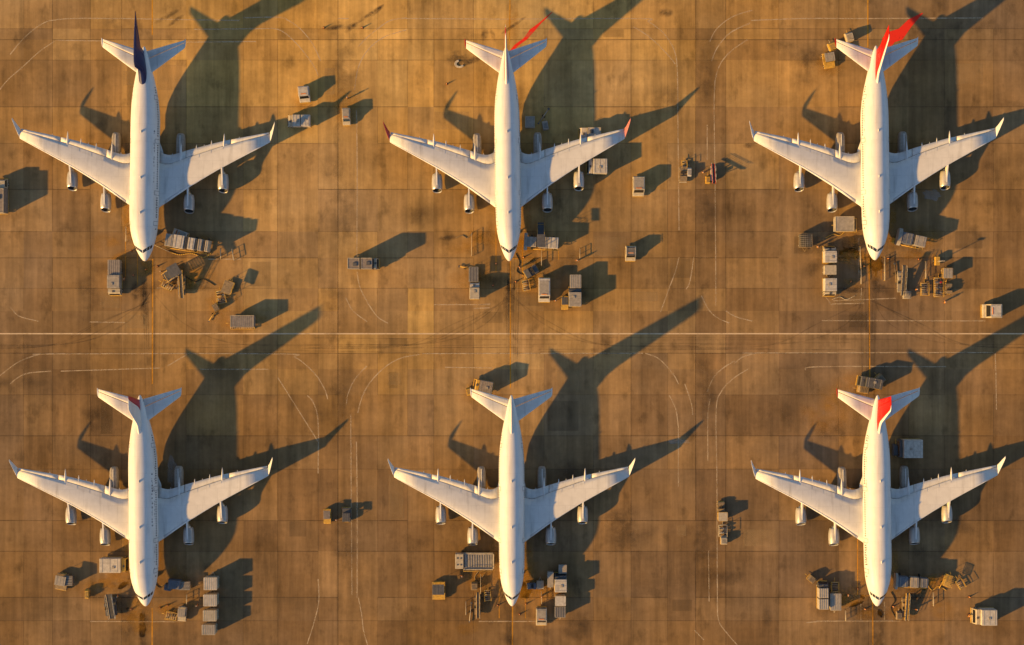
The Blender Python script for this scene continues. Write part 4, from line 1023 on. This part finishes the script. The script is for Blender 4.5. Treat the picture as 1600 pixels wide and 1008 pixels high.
# ---- around the navy-finned airliner
P_ = lambda w: w / S      # photo pixels to metres
truck('grey lorry cut off by the left picture edge', -1, 306, 8.0, 2.8, 3.4, 0, m_vtaupe, m_vcream, 2.2, roof='framed')
cart('covered cart ahead of the lorry, left of the navy-finned airliner nose', 179, 418, 3.4, 2.7, 2.1, 180, m_vtaupe, m_vcream, m_vtaupe)
truck('small lorry with grey roof behind a cart, left of the navy-finned airliner nose', 178.5, 445.5, 4.6, 2.9, 2.7, 180, m_vgrey, m_vcream, 1.4)
bridge('long grey boarding bridge with dark bellows beside the navy-finned airliner', 294, 380, -9, [(1.9, 1.0, m_vgrey), (2.5, 1.06, m_vwhite), (.9, .92, 'bellows'), (1.6, .95, m_vwhite), (.7, .85, 'bellows'), (1.1, .95, m_vgrey), (.6, .85, 'bellows'), (.9, .92, m_vcream)], 2.9, 1.6, 2.4, m_vwhite, (.2, .62, .9))
van('pale service van tucked behind the boarding bridge of the navy-finned airliner', 281, 366, 3.6, 1.8, 1.9, 70, m_vwhite)
stairs('dark-topped stairs vehicle in front of the navy-finned airliner', 269, 428, 4.6, 2.6, -60, 2.4, m_vdgrey, canopy=m_vdgrey)
belt_loader('narrow upright belt loader beside dark stairs near the navy-finned airliner', 283, 444, 6.5, 1.7, 0)
dolly('empty yellow dolly below the navy-finned airliner, nearest the ribbed trailer', 346, 464, 3.2, 2.2, 10)
cart('open-framed cart with drooping cover below the navy-finned airliner', 356, 449, 3.0, 2.2, 2.0, -20, m_dyel, m_yel, ribs=False)
baggage(346, 464, 6, 1.8, 2.2, .62, 'dark suitcase lying on the yellow dolly below the navy-finned airliner', 4)
unit('small yellow power unit in a heap of poles left of the ribbed trailer', 337, 480, 1.8, 1.2, 1.3, 30)
towbar('tow bar lying left of the ribbed trailer', 333, 492, 3.5, -35)
container('long ribbed grey container on the trailer above the white lane line', 379, 502, 5.4, 2.7, 2.2, 90, m_vtaupe, .62, 'cargo containers')
dolly('yellow trailer under the long ribbed container', 379, 505, 5.8, 2.9, 90, rails=False)
van('white van with spotted roof below the right edge of the navy-finned stand', 475, 147, 3.6, 2.5, 2.3, 185, m_vwhite, m_vwhite, None)
truck('flat lorry with two white boxes beyond the navy-finned airliner right wingtip', 467, 189, 5.4, 2.7, 2.6, 90, m_vwhite, m_vcream, 1.1, 1.8, two=True)
van('narrow grey-roofed van between the two upper left stands', 541, 182, 3.9, 1.8, 2.0, 182, m_vcream, m_vgrey)
worker('worker in hi-vis vest standing above the narrow grey-roofed van', 543, 153, 40)
# ---- around the red-winglet airliner
ms = MB(); r_ = 1.1
for k in range(3): ms.path([((r_ - .18 * k) * math.cos(a), (r_ - .18 * k) * math.sin(a) * .8, .12 + .02 * k) for a in [math.pi * .55 + i * math.pi * 1.3 / 14 for i in range(15)]], .09, 6)
ho = ms.build('hose', m_vwhite, None, G(718, 100)); tag(ho, 'coil of white hose on a dark stain behind a left tailplane', 'hose')
cone('traffic cone alone left of the red-winglet airliner tail', 698, 131)
cone('traffic cone left of the dark scribbled shadow mark at the top', 506, 43)
cone('traffic cone right of the dark scribbled shadow mark at the top', 566, 43)
truck('white tank lorry behind the right wing of the red-winglet airliner', 922, 208, 5.0, 2.5, 2.6, 90, m_vwhite, m_vwhite, 1.8, 2.0, roof='framed')
truck('white lorry with yellow tail platform poking out from under a right wing', 933, 260, 4.6, 3.4, 3.2, 90, m_vwhite, m_vwhite, 1.2, roof='plain')
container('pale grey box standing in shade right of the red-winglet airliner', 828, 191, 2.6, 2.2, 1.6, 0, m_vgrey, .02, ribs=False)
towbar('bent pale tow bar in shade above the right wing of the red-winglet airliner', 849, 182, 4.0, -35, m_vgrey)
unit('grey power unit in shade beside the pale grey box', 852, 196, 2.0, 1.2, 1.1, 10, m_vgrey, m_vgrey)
van('white van right of the middle upper stand, near the yellow buggy', 998, 291, 4.5, 2.7, 2.5, 180, m_vcream, m_vgrey)
tug('cream tractor with two pods right of the white van', 1068, 272, 3.6, 1.7, 1.7, 180, m_dyel, None, m_vcream)
unit('pale rounded unit coupled beside the cream tractor', 1077, 269, 2.0, .9, 1.3, 0, m_vwhite, m_vcream)
unit('small yellow bin left of the red and white loader', 1106, 281, 1.7, .9, 1.3, 0, m_yel, m_yel)
belt_loader('red and white belt loader standing on the line between upper stands', 1115, 272, 4.8, 1.3, 180, 1.0, 2.8, m_vwhite, m_red)
worker('worker in hi-vis vest left of the small yellow bin', 1098, 270, -30)
truck('tall grey lorry parked across the line between the upper left and middle stands', 567, 412, 6.9, 2.6, 4.6, -90, m_vtaupe, m_vcream, 1.0, 2.6, roof='framed', two=True)
cart('open cart with slatted cover left of the red-winglet airliner nose', 740, 429, 3.4, 2.1, 2.0, 180, m_vdgrey, m_vcream, None)
truck('small white lorry behind the slatted cart, left of the red-winglet airliner nose', 741.5, 454, 4.0, 2.3, 2.7, 0, m_vcream, m_vwhite, 1.2)
towbar('tow bar lying left of the slatted cart', 727, 418, 2.6, 80)
stairs('dark stairs vehicle climbing between grey awnings at the red-winglet airliner', 845, 366, 5.6, 1.8, 180, 2.8, m_vdgrey, canopy=m_vdgrey)
bridge('wide grey boarding bridge right of the red-winglet airliner nose', 848, 379, -3, [(2.2, .9, m_vgrey), (.5, .85, 'bellows'), (2.2, 1.0, m_vgrey), (2.4, 1.0, m_vwhite)], 2.6, 1.2, 1.6, m_vgrey, (.15, .85), hood=.7)
tug('dark tractor beside a pole in front of the red-winglet airliner', 830, 424, 3.2, 2.0, 1.7, 120, m_vdgrey, None, m_yel)
van('white van right of the yellow guide line below the red-winglet airliner', 850.5, 453, 5.6, 2.7, 2.5, 180, m_vwhite, m_vgrey)
cart('grey covered cart above a blue-grey lorry, right of the white van', 899, 440, 3.0, 2.5, 2.4, 180, m_vgrey, m_vcream, m_vgrey)
truck('blue-grey roofed lorry below the grey covered cart', 898.5, 464, 4.4, 2.9, 3.2, 0, m_vgrey, m_vdgrey, 1.0)
tug('small black-roofed yellow tractor left of the blue-grey lorry', 882.5, 473, 3.0, 1.6, 1.8, 180, m_yel, m_vdgrey)
van('small van with cluttered roof rack right of the middle upper stand', 985.5, 396, 3.4, 2.4, 2.3, 180, m_vcream, m_vdgrey, m_vwhite)
worker('worker in hi-vis vest above the grey covered cart', 902, 407, 160)
# ---- around the upper right red-finned airliner
tug('yellow tractor with pale canopy behind the left tailplane, upper right', 1296, 93, 3.4, 2.5, 2.4, 190, m_yel, m_vgrey)
unit('yellow power unit between the canopy tractor and the tailplane, upper right', 1300, 73, 1.9, 1.5, 1.5, 20, m_yel, m_vcream)
unit('pale yellow power unit above the left tailplane, upper right', 1327, 58, 2.1, 1.6, 1.8, 15, m_vcream, m_yel)
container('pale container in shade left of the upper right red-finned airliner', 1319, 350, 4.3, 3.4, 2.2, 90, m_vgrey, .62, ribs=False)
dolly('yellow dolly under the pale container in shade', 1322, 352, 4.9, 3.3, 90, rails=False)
cart('caged cart with mesh roof standing alone left of the pale container', 1259, 376, 3.2, 2.9, 2.3, 180, m_vgrey, m_dyel, m_vdgrey, cage=True)
truck('topmost white lorry in the three-vehicle line left of the upper right red-finned airliner', 1297, 398, 3.7, 2.8, 3.0, 0, m_vwhite, m_vcream, .9)
cart('middle white cart in the three-vehicle line left of the upper right red-finned airliner', 1296.5, 422, 2.1, 2.6, 2.5, 180, m_vcream, m_vcream, m_vcream, ribs=False)
truck('bottom white lorry in the three-vehicle line left of the upper right red-finned airliner', 1297, 448.5, 4.0, 2.8, 3.0, 180, m_vwhite, m_vcream, .9)
bridge('grey boarding bridge with slanted end right of the upper right airliner nose', 1426, 375, -12, [(2.7, 1.0, m_vblue), (.5, .9, 'bellows'), (2.6, .95, m_vgrey)], 2.6, 1.5, 1.8, m_vgrey, (.15, .8), hood=.8)
unit('yellow unit tucked between nose and grey boarding bridge, upper right', 1399, 377, 1.4, 1.1, 1.2, 60, m_yel, m_yel)
belt_loader('belt loader with rails in front of the upper right airliner nose', 1409, 438, 7.0, 1.8, 0, .9, 2.4, m_vgrey, m_dyel)
cart('small square frame cart below the belt loader, upper right', 1417, 461, 1.8, 1.8, 1.3, 0, m_vtaupe, m_vcream, cage=True)
towbar('curved-end tow bar left of the belt loader, upper right', 1399, 428, 4.5, 5, m_dyel)
cart('covered cart at the top of the pole cluster, upper right', 1480, 427, 2.3, 2.1, 2.0, 180, m_vgrey, m_yel, m_vdgrey)
dolly('long open dolly with rails in the pole cluster, upper right', 1466, 449, 4.6, 2.2, 0)
baggage(1466, 449, 9, 1.6, 3.6, .62, 'dark suitcase on the long railed dolly, upper right', 8)
tug('small yellow tractor right of the long railed dolly, upper right', 1483, 451, 2.4, 1.4, 1.4, 0, m_dyel)
mast('light trailer with tall mast above the pole cluster, upper right', 1464, 408, 4.0, 0)
van('cream van by the lane line at the right picture edge', 1551, 486, 4.1, 3.2, 2.8, 90, m_vcream, m_vwhite)
# ---- around the lower left airliner
truck('white box lorry backed against the lower left airliner', 178, 883, 6.2, 3.3, 3.0, -90, m_vwhite, m_yel, 1.2, 2.4)
tug('grey-canopied tractor left of the white box lorry, lower left', 95, 910, 3.7, 2.7, 2.2, 170, m_dyel, m_vgrey)
cart('dark roofed cart hitched behind the grey-canopied tractor', 107, 907, 2.2, 2.2, 1.9, 90, m_vdgrey, m_dyel, m_vdgrey, bar=False)
unit('narrow yellow bin standing alone left of the lower left belt loader', 136, 928, 2.2, .8, 1.3, 0, m_yel, m_dyel)
belt_loader('belt loader left of the lower left airliner nose', 172, 947, 6.0, 2.6, 5, .9, 2.3, m_vdgrey, m_vcream)
worker('worker in hi-vis vest at the top right of the lower left belt loader', 184, 932, 70)
unit('slate blue power unit right of the lower left airliner nose', 272, 913, 3.0, 2.0, 1.9, 85, m_vblue, m_vdgrey)
unit('small navy unit nearest the nose, lower left', 262, 918, 1.7, 1.3, 1.4, 80, m_vblue, m_dyel)
cart('low dark cart right of the slate blue power unit', 289, 915, 2.6, 1.9, 1.4, 90, m_vdgrey, m_dyel)
tug('small tractor below the slate blue power unit', 284, 960, 3.2, 1.9, 1.8, 175, m_vcream, m_vgrey, m_vcream)
for (lb, y, l, m_, x) in (('topmost ribbed white cart in the four-cart column, lower left', 911, 2.8, m_vwhite, 330), ('second ribbed white cart from the top of the four-cart column', 937, 2.6, m_vwhite, 329.5), ('third ribbed cart from the top of the four-cart column', 961, 2.4, m_vcream, 329), ('bottom grey-roofed cart of the four-cart column', 983, 2.2, m_vgrey, 327)):
    cart(lb, x, y, l, 3.0, 2.9, 0, m_, m_vcream, m_vcream, group='column of four carts')
tug('left one of two small tractors between the lower left and middle stands', 511, 807, 3.3, 1.7, 1.8, 180, m_yel, m_vtaupe, m_yel)
tug('right one of two small tractors between the lower left and middle stands', 541, 805, 3.2, 1.9, 1.9, 0, m_vdgrey, m_vdgrey, m_yel)
# ---- around the plain white airliner
truck('lorry half hidden under the left tailplane of the plain white airliner', 755, 604, 4.4, 2.8, 3.2, 80, m_vtaupe, m_yel, 1.2)
unit('yellow unit at the tip of the left tailplane of the plain white airliner', 733, 612, 1.7, 1.2, 1.4, 10, m_yel, m_yel)
loader('grey-decked cargo loader left of the plain white airliner', 741, 876, 8.8, 3.8, 0, 2.4)
tug('black-roofed yellow tractor left of the cargo loader', 685, 924, 4.0, 3.0, 2.5, 180, m_yel, m_vdgrey)
belt_loader('yellow belt loader left of the plain white airliner nose', 746, 945, 6.2, 1.4, 0, .8, 2.0, m_dyel, m_yel)
towbar('tow bar left of the yellow belt loader, bottom middle', 735, 957, 4.2, -6, m_vcream)
unit('yellow power unit above the yellow belt loader, bottom middle', 741, 916, 1.8, 1.4, 1.3, 0, m_dyel, m_yel)
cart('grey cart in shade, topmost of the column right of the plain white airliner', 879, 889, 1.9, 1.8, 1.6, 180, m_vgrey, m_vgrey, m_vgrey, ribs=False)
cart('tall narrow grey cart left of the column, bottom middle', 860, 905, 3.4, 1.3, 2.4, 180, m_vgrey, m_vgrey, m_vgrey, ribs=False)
truck('white lorry in the column right of the plain white airliner', 876, 911, 4.0, 2.8, 3.0, 0, m_vwhite, m_vdgrey, .9)
cart('square white cart below the white lorry in the column, bottom middle', 875.5, 938, 2.2, 2.4, 2.6, 180, m_vwhite, m_vcream, m_vcream, ribs=False)
cart('dark-roofed cart at the foot of the column, bottom middle', 875, 955.5, 2.4, 2.4, 2.2, 180, m_vdgrey, m_vcream, m_vcream)
van('grey-roofed van at the right end of the stop line, bottom middle', 846, 964, 4.2, 2.5, 2.2, 180, m_vcream, m_vgrey)
cart('small wire trolley right of the plain white airliner nose', 844, 914, 1.9, 1.7, 1.2, 0, m_vwhite, m_vcream, cage=True)
tug('dark blue tractor nearest the plain white airliner nose', 831, 916, 2.0, 1.4, 1.3, 90, m_vblue, None, m_vdgrey)
worker('worker in hi-vis vest above the grey-roofed van, bottom middle', 846, 932, -120)
# ---- around the lower right airliner
truck('white box lorry in shade above the right wing of the lower right airliner', 1422, 701, 5.4, 4.2, 3.2, 90, m_vwhite, m_vdgrey, .9, 2.2)
unit('dark generator in front of the white box lorry in shade', 1400, 703, 2.6, 1.4, 1.5, 0, m_vdgrey, m_vdgrey)
truck('dark lorry behind the tail of the lower right airliner', 1360, 598, 5.4, 2.4, 3.0, 80, m_vdgrey, m_vdgrey, 1.4)
unit('yellow unit between the dark lorry and the left tailplane, lower right', 1349, 609, 2.6, 1.5, 1.4, 80, m_dyel, m_yel)
unit('yellow-framed unit right of the dark lorry, lower right', 1376, 592, 2.0, 1.5, 1.7, 40, m_dyel, m_yel)
tug('dark tractor heading the small train on the line, lower right', 1127, 792, 2.2, 1.6, 1.6, 0, m_dyel, None, m_yel)
cart('cream cart in the small train on the line, middle one', 1129, 807, 2.0, 2.1, 1.9, 0, m_vcream, m_yel, m_vcream, ribs=False)
dolly('dolly with cream edge in the small train on the line', 1129, 829, 2.8, 2.0, 0, frame=m_vcream)
baggage(1129, 829, 6, 1.5, 2.0, .62, 'pale bag on the dolly of the small train, lower right', 15, mats=[m_vwhite, m_vcream, m_vdgrey, m_vgrey])
unit('cream framed unit at the foot of the small train', 1131, 845, 1.7, 1.4, 1.3, 0, m_vcream, m_yel)
truck('two-part silver lorry left of the lower right airliner nose', 1286, 931, 6.2, 2.3, 2.6, 0, m_alu, m_vdgrey, 1.0, 2.2, two=True, roof='ribbed')
cart('silver ribbed cart right of the two-part silver lorry', 1305, 940, 3.8, 2.4, 1.9, 180, m_alu, m_vcream, m_vgrey)
unit('yellow hose unit at the front of the two-part silver lorry', 1268, 905, 1.8, 1.3, 1.4, 50, m_dyel, m_yel)
bridge('blue-grey boarding bridge right of the lower right airliner nose', 1425, 909, -3, [(2.4, 1.0, m_vblue), (.5, .9, 'bellows'), (2.0, 1.0, m_vgrey), (.4, .85, 'bellows'), (1.8, .9, m_vblue)], 2.4, 1.3, 1.7, m_vgrey, (.15, .8), hood=.5)
cart('yellow scaffold-framed cart right of the blue-grey boarding bridge', 1482, 908, 2.8, 2.0, 2.0, -20, m_dyel, m_yel, cage=True)
towbar('yellow tow bar beside the scaffold-framed cart', 1472, 911, 3.2, -30)
belt_loader('slim yellow belt loader below the blue-grey boarding bridge', 1415, 947, 6.6, 1.4, 0, .8, 2.2, m_dyel, m_yel)
unit('small yellow unit left of the slim yellow belt loader', 1405, 962, 1.8, 1.1, 1.2, 0, m_dyel, m_vcream)
truck('clean white box lorry alone in the lower right corner', 1539, 964, 5.0, 3.6, 3.4, 90, m_vwhite, m_vcream, 1.3, 2.5)
cone('traffic cone between the scaffold-framed cart and the corner lorry', 1515, 933)


# ---- small clutter
def barrier(label, px, py, L, rot, m=None):
    root = thing('barrier', label, 'barrier', G(px, py, .6), rot, 'low barriers around the stands')
    p = MB(); k = max(2, int(L / 1.4))
    for i in range(k + 1): p.tube((0, lerp(-L / 2, L / 2, i / k), 0), (0, lerp(-L / 2, L / 2, i / k), 1.05), .06)
    p.build('posts', m or m_yel, root)
    r = MB(); r.tube((0, -L / 2, 1.02), (0, L / 2, 1.02), .06); r.tube((0, -L / 2, .55), (0, L / 2, .55), .05); r.build('rails', m_vcream, root)
    return root
def cable(label, pts, r=.08, m=None):
    P0 = G(*pts[0]); mb = MB(); q = [(G(a, b) - P0) for a, b in smooth(pts, 6)]
    mb.path([(v.x, v.y, r + .02) for v in q], r, 6); o = mb.build('cable', m or m_rubber, None, P0); tag(o, label, 'cable', 'cables lying on the concrete')
for lb, x, y, L, a, m_ in (('yellow barrier right of the upper right airliner nose, below the bridge', 1382, 420, 5.5, 0, m_yel), ('short barrier left of the upper right airliner nose', 1344, 402, 5.0, 2, m_yel), ('barrier at the end of the three-vehicle line, upper right', 1345, 432, 3.6, 0, m_dyel), ('barrier between belt loader and pole cluster, upper right', 1446, 422, 4.0, 0, m_yel),
    ('yellow barrier standing under the wide grey boarding bridge', 846, 400, 4.5, 0, m_yel), ('yellow barrier left of the red-winglet airliner nose', 737, 382, 5.5, 0, m_dyel), ('barrier above the grey covered cart, right of the white van', 906, 397, 2.5, 0, m_yel), ('cross barrier at the left end of the long grey boarding bridge', 253, 388, 4.5, 65, m_yel), ('thin barrier below the long grey boarding bridge', 345, 396, 2.4, 0, m_yel), ('second thin barrier right of the long grey boarding bridge', 364, 398, 2.6, 10, m_vcream),
    ('yellow barrier left of the navy-finned airliner nose', 197, 366, 3.5, 0, m_yel), ('barrier between yellow belt loader and nose, bottom middle', 751, 912, 4.6, 0, m_yel), ('barrier left of the tow bar, bottom middle', 728, 950, 3.0, 0, m_vcream), ('barrier below the small wire trolley, bottom middle', 846, 933, 3.0, 2, m_yel), ('yellow barrier on the pale line left of the lower right nose', 1321, 962, 2.4, 0, m_dyel), ('barrier right of the blue-grey boarding bridge, lower right', 1458, 936, 3.2, 0, m_dyel), ('barrier nearest the slate blue power unit, lower left', 292, 936, 2.2, 0, m_dyel)):
    barrier(lb, x, y, L, a, m_)
cable('dark cable from the red-winglet airliner nose to the dark tractor', [(806, 396), (812, 410), (808, 424), (820, 430)])
cable('dark cable curling beside the slatted cart', [(712, 372), (722, 368), (730, 372), (738, 364)], .09, m_dyel)
cable('dark cable from the slate blue unit to the lower left airliner', [(258, 914), (250, 918), (243, 912), (238, 905)])
cable('yellow hose left of the pale container in shade', [(1290, 372), (1302, 366), (1312, 368), (1322, 360)], .1, m_yel)
cable('yellow hose below the cargo loader', [(748, 892), (742, 902), (748, 910), (756, 898)], .1, m_dyel)
cable('dark hose below the lower right nose towards the stop line', [(1392, 925), (1398, 938), (1392, 950), (1400, 966)])
cable('yellow hose from the blue-grey boarding bridge to the scaffold-framed cart', [(1448, 912), (1456, 922), (1466, 916), (1478, 922)], .1, m_yel)
cable('yellow hose beneath the long grey boarding bridge', [(262, 392), (280, 398), (300, 396), (318, 402), (330, 396)], .1, m_yel)
cable('dark cable between dark stairs and yellow dolly', [(290, 432), (305, 440), (318, 436), (336, 446)])
cable('pale hose below the three-vehicle line, upper right', [(1300, 468), (1312, 464), (1322, 468), (1336, 462)], .08, m_vcream)
cn = {'small orange traffic cone beside the navy-finned airliner nose': ((205, 392), (246, 416), (208, 430), (228, 421)), 'small orange traffic cone near the red-winglet airliner nose': ((775, 412), (818, 402), (770, 446), (806, 440)), 'small orange traffic cone near the upper right airliner nose': ((1350, 416), (1388, 404), (1436, 405), (1330, 440)), 'small orange traffic cone near the lower left airliner nose': ((205, 952), (250, 950), (262, 946)), 'small orange traffic cone near the plain white airliner nose': ((778, 946), (822, 944), (812, 960)), 'small orange traffic cone near the lower right airliner nose': ((1352, 952), (1396, 948), (1340, 920))}
for lb, ps in cn.items():
    for (x, y) in ps: cone(lb, x, y, lb.replace('small orange traffic cone', 'cones'))
for lb, x, y, f in (('worker walking between the navy-finned nose and dark stairs', 252, 424, 20), ('worker beside the small grey-roofed lorry, top left', 194, 436, 250), ('worker left of the dark tractor, top middle', 812, 418, 120), ('worker between the white van and the black-roofed tractor', 868, 470, 15), ('worker by the belt loader, upper right', 1432, 452, 200), ('worker below the pole cluster, upper right', 1476, 472, 80), ('worker at the caged cart, upper right', 1277, 386, 300), ('worker left of the four-cart column', 308, 946, 40), ('worker below the cargo loader, bottom middle', 722, 900, 140), ('worker between the silver cart and the nose, lower right', 1325, 930, 90), ('worker right of the slim yellow belt loader', 1432, 952, 10), ('worker beside the corner lorry, lower right', 1514, 962, 60), ('worker next to the two small tractors', 526, 812, 180)):
    worker(lb, x, y, f)
for lb, x, y, L, W, a in (('railed dolly below the dark stairs, top left', 262, 446, 2.8, 1.8, 60), ('small dolly left of the white van, top middle', 822, 446, 2.6, 1.8, 10), ('small dolly right of the yellow belt loader, bottom middle', 762, 930, 2.6, 1.6, 5), ('small dolly above the silver ribbed cart, lower right', 1304, 917, 2.4, 1.8, 0), ('dolly left of the small tractor below the slate blue unit', 268, 962, 2.6, 1.8, 75), ('dolly right of the scaffold-framed cart', 1500, 912, 2.2, 1.6, 30), ('dolly between the upper right belt loader and pole cluster', 1444, 452, 3.0, 1.9, 0), ('dolly behind the cream tractor with two pods', 1069, 257, 1.8, 1.3, 0)):
    dolly(lb, x, y, L, W, a)

# ------------------------------------------------------------------ light and camera
AZ, EL = R(26.8), R(18.8)
sd = Vector((math.cos(AZ) * math.cos(EL), math.sin(AZ) * math.cos(EL), -math.sin(EL)))
sun = bpy.data.lights.new('sun', 'SUN'); sun.energy = 5.0; sun.color = (1.0, .56, .13); sun.angle = R(1.0)
so = bpy.data.objects.new('sun', sun); COL.objects.link(so); so.rotation_euler = sd.to_track_quat('-Z', 'Y').to_euler(); so.location = (-100, -50, 120)
w = bpy.data.worlds.new('World'); sc.world = w; w.use_nodes = True
nt = w.node_tree; bg = nt.nodes['Background']; bg.inputs['Strength'].default_value = .085
sky = nt.nodes.new('ShaderNodeTexSky'); sky.sky_type = 'NISHITA'; sky.sun_disc = False
sky.sun_elevation = EL; sky.sun_rotation = R(243.2); sky.air_density = 1.0; sky.dust_density = .6; sky.ozone_density = 1.6
nt.links.new(sky.outputs[0], bg.inputs['Color'])
cam = bpy.data.cameras.new('camera'); co = bpy.data.objects.new('camera', cam); COL.objects.link(co)
co.location = (0, 0, CAMH); co.rotation_euler = (0, 0, 0); cam.sensor_width = 36; cam.lens = 36 * CAMH / 240; cam.clip_end = 10000; cam.clip_start = 1
sc.camera = co
sc.view_settings.view_transform = 'Standard'; sc.view_settings.look = 'None'; sc.view_settings.gamma = 1; sc.view_settings.exposure = 0.86
